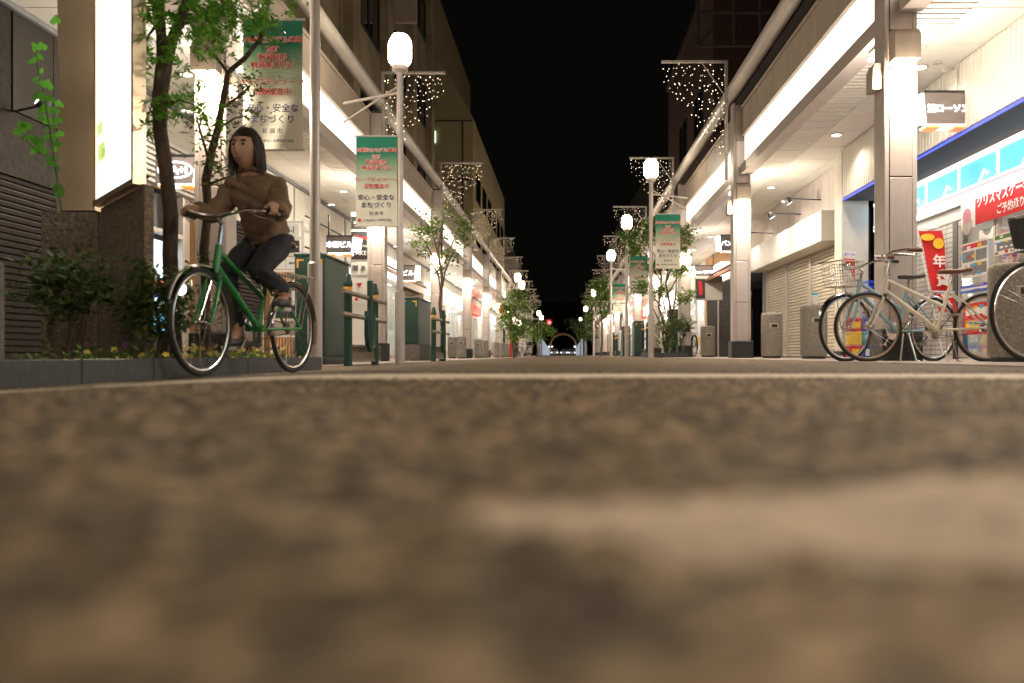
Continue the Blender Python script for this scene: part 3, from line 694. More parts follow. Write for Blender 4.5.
# --- right: shuttered shop with lit sign box, y 14.3 .. 20
o = thing('shuttered_shop', 'closed shop with cream roller shutters under a long pale sign box', 'shop', (4.9, 17.2, 0))
panels(o, 4.72, 1, 14.3, 20.2, 2.5, 3.35, 'steelp', 1, .45, 'upper_wall')
for a, c in ((14.75, 16.25), (16.35, 18.0), (18.1, 19.7)): shutter(o, 4.74, 1, a, c, .02, 2.0)
b = MB(); b.box(4.70, 5.1, 14.2, 14.68, .005, 2.5); b.box(4.70, 5.1, 19.78, 20.2, .005, 2.5); b.box(4.78, 5.1, 14.68, 19.78, 2.0, 2.5); b.build('frame_wall', 'dark', o, True)
b = MB(); b.box(4.32, 4.70, 14.35, 19.9, 1.98, 2.50, bev=.012); sg = b.build('sign_box', 'cream', o, True)
for k, (y, z) in enumerate(((15.6, 2.9), (16.9, 2.85), (19.2, 2.8))):
    t = thing('arm_spotlight', ['cool white arm spotlight over the near half of the pale sign box', 'cool white arm spotlight over the middle of the pale sign box', 'arm spotlight over the far end of the pale sign box'][k], 'lamp', (4.7, y, z), 0, 'arm spotlights over the pale sign box')
    b = MB(); b.tube([(4.7, y, z), (4.12, y, z + .02)], .012, 6); b.build('arm', 'dark', t, True)
    b = MB(); b.lathe([(.03, 0), (.06, .04), (.06, .12)], (4.06, y, z + .04), 12, 0, (.55, 0, -.83)); hd = b.build('head', 'dark', t, True)
    b = MB(); b.lathe([(.054, 0), (.054, .006)], (4.125, y, z - .065), 12, 0, (.55, 0, -.83)); b.build('lens', 'white_led', hd, True)
    l = light('spot_lamp', 'SPOT', (4.15 - 4.7, 0, -.09), 26 if k < 2 else 14, (.90, .95, 1), t, spot_size=R(120), spot_blend=.7, shadow_soft_size=.05); l.rotation_euler = Vector((-.35, 0, .8)).to_track_quat('Z', 'Y').to_euler()
# --- generic further shops
def shop(s, label, y0, y1, kind, xw=None, wallm='cream', sign=None, awn=None):
    xw = xw if xw else (4.9 if s > 0 else -5.2)
    z0 = 0.006 if s > 0 else -.052
    o = thing('arcade_shop', label, 'shop', (xw, (y0 + y1) / 2, z0))
    panels(o, xw, s, y0, y1, 2.3, 3.34, wallm, 1, 1.1, 'upper_wall')
    b = MB(); b.box(xw - .03 * s, xw + .3 * s, y0, y0 + .18, z0, 2.3); b.box(xw - .03 * s, xw + .3 * s, y1 - .18, y1, z0, 2.3); b.build('pier', wallm, o, True)
    if kind == 'lit':
        n = 3; L_ = (y1 - y0 - .36) / n
        for k in range(n):
            a = y0 + .18 + L_ * k; f = MB()
            for q in ((a, a + L_, z0, z0 + .12), (a, a + L_, 2.2, 2.29), (a, a + .04, z0 + .12, 2.2), (a + L_ - .04, a + L_, z0 + .12, 2.2)): f.box(xw, xw + .06 * s, *q)
            fr_ = f.build('window', 'steelp', o, True)
            p_ = MB(); p_.box(xw + .05 * s, xw + .056 * s, a + .04, a + L_ - .04, z0 + .12, 2.2); p_.build('pane', 'glass', fr_, True)
        r_ = MB(); x2 = xw + 1.6 * s
        r_.box(xw + .08 * s, x2, y0 + .05, y0 + .1, z0, 2.3); r_.box(xw + .08 * s, x2, y1 - .1, y1 - .05, z0, 2.3); r_.box(x2, x2 + .05 * s, y0, y1, z0, 2.3); r_.box(xw + .08 * s, x2, y0 + .1, y1 - .1, z0, z0 + .02)
        r_.build('inner_wall', 'white', o, True)
        r_ = MB(); r_.box(xw + .2 * s, x2 - .1 * s, y0 + .2, y1 - .2, 2.24, 2.27); r_.build('ceiling_light', 'storewhite', o, True)
        g_ = MB()
        for k in range(26):
            y = random.uniform(y0 + .3, y1 - .4); z = random.choice((.1, .45, .8, 1.15)); q = random.uniform(.1, .3)
            g_.box(xw + random.uniform(.5, 1.4) * s, xw + 1.5 * s, y, y + q, z0 + z, z0 + z + random.uniform(.15, .32), random.randrange(8))
        g_.build('goods', rc, o, True)
    elif kind == 'shutter':
        n = 2; L_ = (y1 - y0 - .36) / n
        for k in range(n): shutter(o, xw + .03 * s, s, y0 + .18 + L_ * k + .05, y0 + .18 + L_ * (k + 1) - .05, z0, 2.25, 'shutter' if random.random() < .5 else 'shutterd')
        b = MB(); b.box(xw + .07 * s, xw + .3 * s, y0 + .18, y1 - .18, z0, 2.3); b.build('back_wall', 'dark', o, True)
    elif kind == 'dark':
        b = MB(); b.box(xw + .9 * s, xw + 1.0 * s, y0, y1, z0, 2.3); b.box(xw + .05 * s, xw + .95 * s, y0 + .5, y0 + .55, z0, 2.3); b.build('recess_wall', 'grille', o, True)
    if sign:
        b = MB(); b.box(xw - .30 * s, xw - .035 * s, y0 + .4, y1 - .4, 2.32, 2.80, bev=.01); b.build('sign_box', sign, o, True)
    if awn:
        b = MB()
        b.prism([(xw - .04 * s, 2.62), (xw - .9 * s, 2.2), (xw - .9 * s, 2.12), (xw - .04 * s, 2.5)], 'y', y0 + .2, y1 - .2)
        for k in range(1, 6): b.box(xw - (.04 + .14 * k) * s, xw - (.10 + .14 * k) * s, y0 + .19, y1 - .19, 2.64 - .068 * k, 2.66 - .068 * k)
        b.build('awning', awn, o, True)
    return o
shop(1, 'dark shop entrance with a brown awning beyond the cream shutters on the right', 20.3, 24.5, 'dark', None, 'beige', None, 'grille')
shop(1, 'closed shop beyond the brown awning on the right', 24.6, 29.5, 'shutter', None, 'wood', 'signlit')
shop(1, 'lit shop by the small parked bicycle on the right', 29.6, 36, 'lit', None, 'cream', 'cream')
t = thing('shop_sign', 'small dark sign with a red emblem on a cream box beyond the right pillars', 'sign', (3.9, 24.2, 1.6))
b = MB(); b.box(3.72, 4.5, 24.2, 24.5, 1.62, 2.30, bev=.01); b.build('box', 'cream', t, True); b = MB(); b.box(3.73, 4.0, 24.185, 24.198, 1.66, 2.22); b.build('face', 'dark', t, True)
b = MB(); b.prism([(3.80, 2.15), (3.90, 2.15), (3.93, 1.78), (3.84, 1.74)], 'y', 24.17, 24.183); b.build('emblem', 'red', t, True)
for k, (a, c, kd, sg_) in enumerate(((36.1, 43, 'lit', 'signlit'), (43.1, 50, 'shutter', 'signlit'), (50.1, 58, 'lit', 'redlit'), (58.1, 68, 'lit', 'signlit'), (68.1, 80, 'lit', None), (80.1, 92, 'shutter', 'signlit'))):
    shop(1, ['bright open shop behind the two right far barriers', 'closed shop halfway down the right side', 'shop with a red glowing sign far down the right side', 'bright shop near the far right trees', 'bright shop second from the right end of the street', 'closed shop at the right end of the street'][k], a, c, kd, None, 'cream', sg_)

# --- left row
o = thing('concrete_building', 'concrete fronted building with closed dark shutters at the left edge', 'building', (-5.3, 6, -.05))
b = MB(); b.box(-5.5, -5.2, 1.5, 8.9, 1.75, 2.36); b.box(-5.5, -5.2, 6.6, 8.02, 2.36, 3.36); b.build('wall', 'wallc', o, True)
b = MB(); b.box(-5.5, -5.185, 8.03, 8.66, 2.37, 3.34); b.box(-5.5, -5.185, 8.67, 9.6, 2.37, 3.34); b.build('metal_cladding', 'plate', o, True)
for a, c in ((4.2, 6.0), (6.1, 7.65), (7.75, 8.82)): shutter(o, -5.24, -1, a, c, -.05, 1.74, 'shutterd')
b = MB(); b.box(-5.6, -5.3, 1.5, 9.2, -.05, 1.75); b.box(-5.5, -5.18, 8.9, 9.25, -.05, 2.36); b.build('back_wall', 'dark', o, True)
b = MB(); b.box(-5.5, -5.2, -9, 1.45, -.05, 3.36); b.build('side_wall', 'cream', o, True)
t = thing('wall_spotlight', 'black round spotlight on a thin arm on the left concrete wall', 'lamp', (-5.0, 8.0, 2.5))
b = MB(); b.tube([(-5.18, 8.05, 2.36), (-4.85, 7.9, 2.37)], .012, 6); b.build('arm', 'dark', t, True)
b = MB(); b.lathe([(.03, 0), (.062, .02), (.062, .10)], (-4.80, 7.95, 2.37), 14, 0, (-.55, -.6, .5)); hd = b.build('head', 'dark', t, True)
b = MB(); b.lathe([(.055, 0), (.055, .005)], (-4.857, 7.888, 2.424), 14, 0, (-.55, -.6, .5)); b.build('lens', 'down', hd, True)

o = thing('arcade_shop', 'shop with a lit blue and white poster window and a wooden door post', 'shop', (-5.2, 11, -.05))
panels(o, -5.2, -1, 9.62, 12.9, 2.2, 3.34, 'cream', 2, .8, 'upper_wall')
b = MB()
for k in range(9): b.box(-5.19, -5.12, 9.9, 12.7, 2.22 + k * .07, 2.26 + k * .07)
b.build('louvre', 'white', o, True)
b = MB(); b.box(-5.5, -5.2, 9.62, 10.6, -.05, 2.2); b.box(-5.5, -5.2, 11.62, 11.85, -.05, 2.2); b.build('pier', 'beige', o, True)
b = MB(); b.box(-5.5, -5.13, 12.0, 12.25, -.05, 2.0); b.box(-5.5, -5.2, 11.86, 12.9, 2.0, 2.19); b.build('door_post', 'wood', o, True)
b = MB(); b.box(-5.42, -5.34, 10.62, 11.6, -.05, 2.19); b.build('window_back', 'dark', o, True)
b = MB(); b.box(-5.30, -5.26, 10.7, 11.5, .75, 1.55); b.build('lit_poster', 'posterlit', o, True)
b = MB(); b.box(-5.255, -5.25, 10.75, 11.4, .95, 1.02, 0); b.box(-5.255, -5.25, 10.8, 11.3, .80, .92, 1); b.box(-5.30, -5.25, 10.75, 11.45, .35, .6, 2); b.build('poster_print', ['redlit', 'bluep', 'blue'], o, True)
b = MB()
for q in ((10.6, 10.66, -.05, 2.19), (11.55, 11.61, -.05, 2.19), (10.66, 11.55, 1.62, 1.68), (10.66, 11.55, .66, .72)): b.box(-5.26, -5.16, *q)
b.build('window_frame', 'steelp', o, True)
b = MB(); b.box(-5.45, -5.35, 12.26, 12.9, -.05, 2.0); b.build('door', 'shutterd', o, True)
o = thing('arcade_shop', 'closed grey shop front with striped yellow slats behind the cyclist', 'shop', (-5.2, 14.5, -.05))
panels(o, -5.2, -1, 13.0, 16.4, 2.2, 3.34, 'cream', 2, .8, 'upper_wall')
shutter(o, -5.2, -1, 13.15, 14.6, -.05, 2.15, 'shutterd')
b = MB()
for k in range(8): b.box(-5.22, -5.12, 14.9 + k * .16, 14.98 + k * .16, -.05, 2.15)
b.build('slat_screen', 'wood', o, True)
b = MB(); b.box(-5.5, -5.3, 13.0, 16.4, -.05, 2.2); b.build('back_wall', 'dark', o, True)
b = MB(); b.box(-4.92, -4.88, 14.6, 14.62, .55, .95); b.build('notice_edge', 'yellow', o, True)
o = thing('arcade_shop', 'shop front with cream wall panels behind the green cabinets', 'shop', (-5.2, 18.3, -.05))
panels(o, -5.2, -1, 16.5, 20.2, 1.2, 3.34, 'cream', 3, .9, 'upper_wall'); panels(o, -5.2, -1, 16.5, 20.2, -.05, 1.2, 'beige', 1, .9, 'lower_wall')
b = MB(); b.tube([(-5.0, 16.5, 2.75), (-5.0, 20.1, 2.75)], .02, 6); b.tube([(-5.0, 16.5, 2.15), (-5.0, 20.1, 2.15)], .02, 6); b.build('awning_pipe', 'dark', o, True)
shop(-1, 'bright shop with a brown slatted awning behind the second green cabinet', 20.4, 27, 'lit', -5.2, 'cream', 'signlit', 'grille')
shop(-1, 'dark open entrance behind the young street tree on the left', 27.1, 31.5, 'dark', -5.2, 'beige', None)
for k, (a, c, kd, sg_) in enumerate(((31.6, 37.5, 'lit', 'signlit'), (37.6, 44, 'lit', 'signlit'), (44.1, 51, 'lit', 'redlit'), (51.1, 60, 'lit', 'signlit'), (60.1, 72, 'lit', 'signlit'), (72.1, 92, 'shutter', 'signlit'))):
    shop(-1, ['bright shop behind the nearest left row of bins', 'bright shop behind the middle left bins', 'lit shop by the round red sign', 'bright shop behind the bushy far left tree', 'bright shop near the far left street lamps', 'closed shop at the left end of the street'][k], a, c, kd, -5.2, 'cream', sg_)
# signs on the left
proj_sign('dark projecting sign with a white oval logo behind the maple trunk', -4.45, -4.02, 9.3, 1.93, 2.22, 'EIA+I', .12, -1, True, True)
proj_sign('small grey building name sign with glowing characters above the green cabinet', -3.62, -3.22, 13.0, 1.62, 1.86, '本間ビル', .10, -1)
proj_sign('small grey hanging sign beyond the brown awning on the left', -4.3, -3.9, 22.4, 2.02, 2.4, 'ビル', .16, -1)
proj_sign('small grey hanging sign with glowing letters above the small parked bicycle', 3.75, 4.3, 24.5, 2.28, 2.62, 'Jeans GOTO', .10, 1)
proj_sign('small grey hanging sign just behind the second right pillar', 3.85, 4.30, 21, 2.62, 3.0, 'パンプ', .14, 1)
o = thing('sign_tower', 'tall white directory of stacked shop name panels beside the second left pillar', 'sign', (-3.64, 15.3, -.05))
b = MB(); b.box(-3.82, -3.50, 15.26, 15.5, -.05, 2.62, bev=.01); b.build('casing', 'white', o, True)
def sgn(o, x0, x1, y, z0, z1, m, word=None, size=.1, tm='white', name='name_panel', sx=1, shear=0):
    b = MB(); b.box(x0, x1, y - .012, y - .001, z0, z1); q = b.build(name, m, o, True)
    if word:
        wl = world_loc(q); text(word, size, tm, q, ((x0 + x1) / 2 - wl.x, y - .016 - wl.y, (z0 + z1) / 2 - wl.z), sx=sx, shear=shear, off=.001)
sgn(o, -3.80, -3.52, 15.26, 2.32, 2.54, 'dark', 'sabot', .09)
sgn(o, -3.80, -3.52, 15.26, 2.04, 2.27, 'dark', 'Yuan', .12, 'redlit', shear=.4)
sgn(o, -3.80, -3.52, 15.26, 1.77, 1.99, 'dark', 'TAKE', .11)
sgn(o, -3.80, -3.52, 15.26, 1.49, 1.72, 'white', '閣 あ', .11, 'dark')
sgn(o, -3.80, -3.52, 15.26, 1.16, 1.44, 'white', '▼', .11, 'red')
sgn(o, -3.80, -3.52, 15.26, .98, 1.12, 'white', '● ─', .08, 'red')
o = thing('sign_board', 'white framed directory board of small name plates beside the green cabinet', 'sign', (-3.9, 12.0, -.05))
b = MB()
for x in (-4.13, -3.70): b.box(x, x + .03, 12, 12.04, -.05, 1.95)
for k in range(8): b.box(-4.10, -3.70, 12, 12.04, 1.92 - k * .23, 1.95 - k * .23)
b.build('frame', 'white', o, True)
sgn(o, -4.09, -3.72, 12.0, 1.73, 1.90, 'white', '大B-I', .13, 'dark', sx=.85)
sgn(o, -4.09, -3.92, 12.0, 1.50, 1.67, 'white'); sgn(o, -3.91, -3.72, 12.0, 1.50, 1.67, 'dark', 'Ludam', .055)
sgn(o, -4.09, -3.92, 12.0, 1.27, 1.44, 'white'); sgn(o, -3.91, -3.72, 12.0, 1.27, 1.44, 'white', 'alana', .05, 'dark')
sgn(o, -4.09, -3.72, 12.0, .81, .98, 'white', 'vv', .08, 'dark'); sgn(o, -4.09, -3.72, 12.0, .58, .75, 'dark', 'スナックBON', .055, 'bluep')
sgn(o, -4.09, -3.72, 12.0, .35, .52, 'beige')
o = thing('wall_notice', 'small yellow vertical notice behind the cyclist', 'sign', (-4.88, 14.6, .55)); b = MB(); b.box(-5.0, -4.88, 12.90, 12.93, .52, .92); b.build('sheet', 'yellow', o, True)
text('定', .1, 'dark', o, (-.06, -1.72, .22))
o = thing('round_sign', 'round red shop sign on a pole far down the left side', 'sign', (-3.0, 41, -.05)); b = MB(); b.lathe([(.21, 0), (.21, .08)], (-2.95, 41, 2.25), 24, 0, (0, 1, 0)); b.build('disc', 'redlit', o, True); b = MB(); b.tube([(-2.55, 41.05, -.05), (-2.55, 41.05, 2.3)], .05, 8); b.build('pole', 'red', o, True)
text('日', .24, 'white', o, (.05, -.02, 2.3), off=.005)

# ------------------------------------------------------------------ street lamps and banners
def make_lamp():
    o = thing('street_lamp', '', 'street lamp', (0, 0, 0), 0, 'white globe street lamps')
    b = MB(); b.lathe([(.068, 0), (.068, .98), (.048, 1.0), (.046, 3.96), (.05, 4.0)], (0, 0, 0), 16); b.build('pole', 'steelp', o)
    b = MB(); b.lathe([(.04, 3.98), (.11, 4.02), (.11, 4.08), (.07, 4.10)], (0, 0, 0), 16); b.build('collar', 'steelp', o)
    b = MB(); b.lathe([(.10, 4.08), (.155, 4.14), (.160, 4.18), (.160, 4.38), (.155, 4.42), (.12, 4.48), (.10, 4.505)], (0, 0, 0), 8); b.build('globe', 'globe', o)
    return o
def bracket(parent, s):
    b = MB(); b.tube([(0, 0, 3.72), (-.9 * s, .5, 3.72)], .022, 6); b.tube([(0, 0, 3.82), (-.9 * s, .5, 3.45)], .016, 6); b.build('brace', 'steelp', parent)
def make_banner(s):
    o = thing('street_banner', '', 'banner', (0, 0, 0), 0, 'green safety zone banners on the lamp posts')
    c = MB(); n = 16; m = 22; vs = []
    for j in range(m + 1):
        for i in range(n + 1):
            u = i / n; z = -1.22 * j / m; vs.append(((u - .5) * .56, .012 * math.sin(u * 9 + j * .25) * (j / m + .2), z))
    fs = [(j * (n + 1) + i, j * (n + 1) + i + 1, (j + 1) * (n + 1) + i + 1, (j + 1) * (n + 1) + i) for j in range(m) for i in range(n)]
    c.add(vs, fs, 0, True); c.build('cloth', 'banner', o)
    b = MB(); e = .30 * s
    b.tube([(-.30, 0, .0), (.30, 0, .0)], .012, 6); b.build('rod', 'steelp', o)
    b = MB(); b.tube([(-.30, 0, -1.23), (.30, 0, -1.23)], .012, 6); b.build('rod', 'steelp', o)
    for wd, z, sz, m_ in (('犯罪抑止モデル地域', -.20, .062, 'btext'), ('古町', -.29, .062, 'btext'), ('新潟駅前', -.365, .068, 'btext'), ('新潟東港周辺', -.44, .068, 'btext'),
                          ('セーフティゾーン', -.60, .074, 'btext'), ('活動推進中', -.69, .072, 'btext'), ('安心・安全な', -.845, .084, 'navy'), ('まちづくり', -.95, .086, 'navy'), ('新 潟 市', -1.06, .055, 'grey'), ('公益社団法人 新潟県防犯協会', -1.15, .028, 'grey')):
        if m_ == 'btext': text(wd, sz, 'white', o, (0, -.018, z), off=.0045, ext=.0005)
        text(wd, sz, m_, o, (.02 if z < -1.1 else 0, -.020, z), off=.0008, ext=.0005)
    b = MB(); b.lathe([(.022, 0), (.022, .002)], (-.23, -.02, -1.15), 14, 0, (0, 1, 0)); b.build('emblem', 'red', o)
    return o
lampdefs = [(-1, -2.36, -1.2, None, 'globe street lamp behind the camera on the left'), (1, 1.98, -6.5, None, 'globe street lamp behind the camera on the right'),
            (-1, -2.35, 8.05, None, 'street lamp post rising out of the frame beside the nearest banner'),
            (-1, -2.25, 11.7, 1, 'nearest white globe street lamp, carrying the second left banner'),
            (-1, -2.5, 46, 0, 'white globe street lamp beyond the bushy left tree'), (-1, -2.52, 51, 0, 'white globe street lamp just beyond the one by the bushy left tree'),
            (-1, -2.5, 85, 0, 'nearer of the two farthest globe street lamps on the left'), (-1, -2.5, 95, 0, 'farther of the two farthest globe street lamps on the left'),
            (1, 1.98, 19.4, 1, 'nearest globe street lamp on the right, behind the thin street tree'), (1, 2.0, 27.2, 1, 'second globe street lamp on the right'),
            (1, 2.0, 36.3, 1, 'third globe street lamp on the right'), (1, 2.03, 58, 0, 'fourth globe street lamp on the right'), (1, 2.0, 78, 0, 'fifth globe street lamp on the right'), (1, 2.0, 102, 0, 'farthest globe street lamp on the right')]
pl_ = make_lamp(); bracket(pl_, 1)
pr_ = make_lamp(); bracket(pr_, -1)
fl = fr2 = True
for s, x, y, bn, lab in lampdefs:
    if s < 0: q = pl_ if fl else copy_tree(pl_); fl = False
    else: q = pr_ if fr2 else copy_tree(pr_); fr2 = False
    q.location = (x, y, gz(x)); q['label'] = lab
bp_ = make_banner(-1); bnf = True
for s, x, y, z, lab in ((-1, -2.74, 8.03, 3.22, 'nearest green and cream banner, half hidden by the thin tree'), (-1, -2.56, 11.65, 3.05, 'second green and cream banner, under the nearest lit globe lamp'),
                        (1, 2.35, 19.3, 3.25, 'green and cream banner behind the thin street tree on the right'), (1, 2.38, 27.1, 3.22, 'green and cream banner on the second right lamp post'),
                        (1, 2.38, 36.2, 3.1, 'small green and cream banner on the third right lamp post'), (1, 2.4, 77.9, 3.1, 'tiny far green banner near the end of the right side')):
    q = bp_ if bnf else copy_tree(bp_); bnf = False
    q.location = (x, y, z); q['label'] = lab

# ------------------------------------------------------------------ string light nets hung from arms over the street
def make_net(s, seed):
    """arm sticks out towards -s*x; strings hang in a slanting edge"""
    rn = random.Random(seed)
    o = thing('light_net', '', 'string lights', (0, 0, 0), 0, 'triangular nets of string lights over the street')
    b = MB(); b.box(0, -1.12 * s, -.02, .02, -.02, .02); b.build('arm', 'tube', o)
    b = MB(); b.box(-.025, .025, -.025, .025, -2.05, .02); b.tube([(0, 0, -.62), (-.42 * s, 0, -.02)], .010, 5); b.build('mast', 'tube', o)
    n = 15
    for k in range(n):
        u = (k + .5) / n; x = -1.1 * s * u
        ln = (1.75 - 1.42 * u) * rn.uniform(.85, 1.05)
        c = MB(); pts = [(x + rn.uniform(-.015, .015), rn.uniform(-.02, .02), -.02 - ln * j / 6) for j in range(7)]
        c.tube(pts, .0016, 4)
        j = rn.uniform(.02, .12)
        while j < ln:
            r_ = rn.uniform(.003, .0068); c.ball((x + rn.uniform(-.035, .035), rn.uniform(-.05, .05), -.03 - j), r_, 4, 1); j += rn.uniform(.055, .19)
        c.build('light_string', ['dark', 'led'], o)
    return o
for s, X_, base, nn in ((1, 2.80, 14.72, 10), (-1, -3.25, 15.3, 10)):
    pa, pb = make_net(s, 3 + s), make_net(s, 11 + s)
    for i in range(nn):
        src = pa if i % 2 == 0 else pb
        q = src if i < 2 else copy_tree(src)
        q.location = (X_, base + 7.2 * i, 5.12)
        q['label'] = '%s hanging light net on the %s side of the street' % (['nearest', 'second', 'third', 'fourth', 'fifth', 'sixth', 'seventh', 'eighth', 'ninth', 'farthest'][i], 'right' if s > 0 else 'left')

# ------------------------------------------------------------------ vegetation
KEEP = None
def leaf_cards(mb, c, n, spread, size, mi=0, rn=random, kind='oval', flat=.7):
    for _ in range(n):
        d = Vector((rn.gauss(0, 1), rn.gauss(0, 1), rn.gauss(0, flat))) * spread * .5
        p = Vector(c) + d; q = Euler((rn.uniform(-.9, .9), rn.uniform(-.9, .9), rn.uniform(0, 6.28))).to_matrix()
        s_ = size * rn.uniform(.6, 1.3)
        if KEEP and (p.x / p.y < KEEP): continue
        if kind == 'maple':
            tips = []
            vs = []; fs = []
            for a, l in ((-1.5, .55), (-.75, .85), (0, 1.05), (.75, .85), (1.5, .55)):
                o_ = len(vs); ca, sa = math.cos(a), math.sin(a)
                for u, v in ((0, 0), (.45, .13), (1, 0), (.45, -.13)):
                    vs.append(p + q @ Vector(((u * ca - v * sa) * s_ * l, (u * sa + v * ca) * s_ * l, 0)))
                fs.append((o_, o_ + 1, o_ + 2, o_ + 3))
            mb.add(vs, fs, mi)
        else:
            vs = [p + q @ Vector(v) for v in ((0, 0, 0), (.35 * s_, .22 * s_, .03 * s_), (s_, 0, 0), (.35 * s_, -.22 * s_, .03 * s_))]
            mb.add(vs, [(0, 1, 2, 3)], mi)
def limb(mb, a, b, r0, r1, rn, bend=.06, seg=5):
    A, B = Vector(a), Vector(b); L_ = (B - A).length; pts = [A]
    for k in range(1, seg): pts.append(A.lerp(B, k / seg) + Vector((rn.uniform(-1, 1), rn.uniform(-1, 1), rn.uniform(-.5, .5))) * bend * L_)
    pts.append(B); mb.tube(pts, [r0 + (r1 - r0) * k / seg for k in range(seg + 1)], 8)
    return pts
# near maple, trunk follows the photo
KEEP = (137 - PX0) / F
def P(px, py, Y): return Vector(((px - PX0) * Y / F, Y, CH + (PY0 - py) * Y / F))
rn = random.Random(5)
o = thing('maple_tree', 'maple tree with a thick forked trunk and bright green leaves in the left planter', 'tree', P(172, 357, 5.0))
t = MB(); Y = 5.0
main = [P(174, 358, Y), P(172, 300, Y), P(170, 255, Y), P(171, 215, Y), P(166, 170, Y), P(160, 130, Y), P(160, 95, Y), P(164, 66, Y)]
t.tube(main, [.048, .043, .042, .041, .041, .039, .042, .046], 12)
t.tube([P(163, 72, Y), P(161, 30, Y), P(158, -20, Y), P(150, -90, Y)], [.034, .028, .026, .018], 10)
t.tube([P(165, 70, Y), P(172, 40, Y - .05), P(186, 5, Y - .1), P(205, -60, Y - .2)], [.034, .030, .026, .016], 10)
ends = []
for a, b_ in (((160, 20), (138, 60)), ((186, 5), (215, 30)), ((190, -5), (245, 12)), ((160, -10), (130, 10)), ((163, 105), (198, 106)), ((161, 115), (140, 118)), ((158, -20), (170, -30)), ((186, 0), (180, 42)), ((157, -30), (120, -40)), ((205, -60), (230, -90)), ((172, 40), (196, 20))):
    A = P(*a, Y); B = P(*b_, Y + rn.uniform(-.5, .35)); t.tube([A, A.lerp(B, .5) + Vector((0, 0, .03)), B], [.011, .007, .003], 6)
    ends += [A.lerp(B, .6), B, B + Vector((rn.uniform(-.1, .1), 0, rn.uniform(-.06, .06)))]
t.build('trunk', 'bark', o, True)
l = MB()
for e in ends: leaf_cards(l, e, 18, .17, .07, 0, rn, 'maple')
for (px, py, n) in ((150, 15, 60), (175, 12, 50), (210, 10, 90), (240, 6, 45), (262, 12, 20), (205, 28, 30), (143, 45, 35), (150, 105, 22), (185, 100, 24), (140, 75, 20), (160, -30, 70), (220, -40, 80)):
    leaf_cards(l, P(px, py, Y + rn.uniform(-.4, .3)), int(n * .6), .17, .07, 0, rn, 'maple')
l.build('crown', 'leafm', o, True)
# thin evergreen tree
rn = random.Random(9); Y = 5.7
o = thing('planter_tree', 'thin forked evergreen tree standing behind the cyclist in the left planter', 'tree', P(205, 357, Y))
t = MB()
t.tube([P(207, 358, Y), P(205, 320, Y), P(206, 290, Y), P(204, 250, Y), P(208, 210, Y), P(206, 180, Y), P(212, 150, Y), P(218, 128, Y), P(224, 95, Y), P(228, 72, Y)], [.034, .031, .03, .03, .027, .03, .025, .023, .021, .019], 10)
t.tube([P(228, 73, Y), P(245, 58, Y), P(260, 40, Y), P(268, 5, Y), P(275, -40, Y)], [.018, .017, .014, .012, .008], 8)
t.tube([P(228, 73, Y), P(220, 62, Y), P(212, 55, Y)], [.012, .009, .006], 6)
t.tube([P(220, 110, Y), P(238, 97, Y), P(250, 86, Y)], [.014, .010, .006], 6)
t.tube([P(216, 130, Y), P(235, 118, Y), P(246, 116, Y)], [.010, .007, .004], 6)
t.tube([P(207, 185, Y), P(225, 178, Y), P(240, 172, Y)], [.010, .007, .004], 6)
t.tube([P(210, 165, Y), P(200, 130, Y), P(196, 115, Y)], [.010, .007, .004], 6)
t.build('trunk', 'bark', o, True)
l = MB()
for (px, py, n) in ((212, 52, 60), (250, 86, 110), (246, 78, 50), (236, 100, 40), (262, 35, 75), (255, 45, 40), (266, 15, 70), (275, -10, 60), (245, 112, 60), (232, 118, 40), (196, 118, 50), (205, 122, 40), (215, 140, 60), (225, 150, 50), (212, 165, 60), (232, 172, 70), (220, 178, 50), (240, 170, 30), (210, 135, 40), (205, 260, 40), (220, 300, 50), (210, 320, 30)):
    leaf_cards(l, P(px, py, Y + rn.uniform(-.25, .25)), n, .13, .042, 0, rn)
l.build('crown', 'leafd', o, True)
KEEP = None
# climbing vine at the left
rn = random.Random(2); Y = 4.6
o = thing('climbing_vine', 'bright green vine spray hanging beside the stainless column', 'plant', P(50, 220, Y))
l = MB(); st = MB()
path = [P(62, 215, Y), P(56, 170, Y), P(50, 130, Y), P(44, 95, Y), P(38, 70, Y), P(36, 50, Y)]
st.tube(path, [.006, .005, .005, .004, .003, .002], 5)
st.tube([P(58, 165, Y), P(35, 150, Y), P(20, 135, Y)], .004, 5); st.tube([P(58, 20, Y), P(56, 15, Y)], .004, 5); st.build('stem', 'leafd', o, True)
for px, py in ((36, 48), (42, 48), (33, 62), (40, 58), (36, 80), (42, 72), (42, 85), (47, 86), (38, 98), (43, 98), (50, 100), (46, 110), (42, 112), (55, 112), (48, 122), (58, 122), (44, 120), (22, 126), (27, 128), (18, 133), (30, 139), (22, 140), (48, 138), (55, 138), (34, 152), (40, 150), (55, 150), (52, 165), (58, 170), (60, 160), (50, 185), (58, 190), (56, 22), (60, 195), (26, 135), (46, 130), (60, 135), (60, 105), (53, 128), (38, 142), (45, 152), (57, 145), (50, 160)):
    c = P(px, py, Y + rn.uniform(-.12, .12)); q = Euler((R(90) + rn.uniform(-.6, .6), rn.uniform(-.5, .5), rn.uniform(-.9, .9))).to_matrix(); s_ = rn.uniform(.022, .034)
    pts = [(0, -.2), (.5, -.5), (1, -.1), (.9, .4), (.45, .75), (0, 1.2), (-.45, .75), (-.9, .4), (-1, -.1), (-.5, -.5)]
    l.add([c + q @ Vector((a * s_, b_ * s_, .15 * s_ * abs(a))) for a, b_ in pts], [tuple(range(10))])
l.build('leaves', 'leafv', o, True)
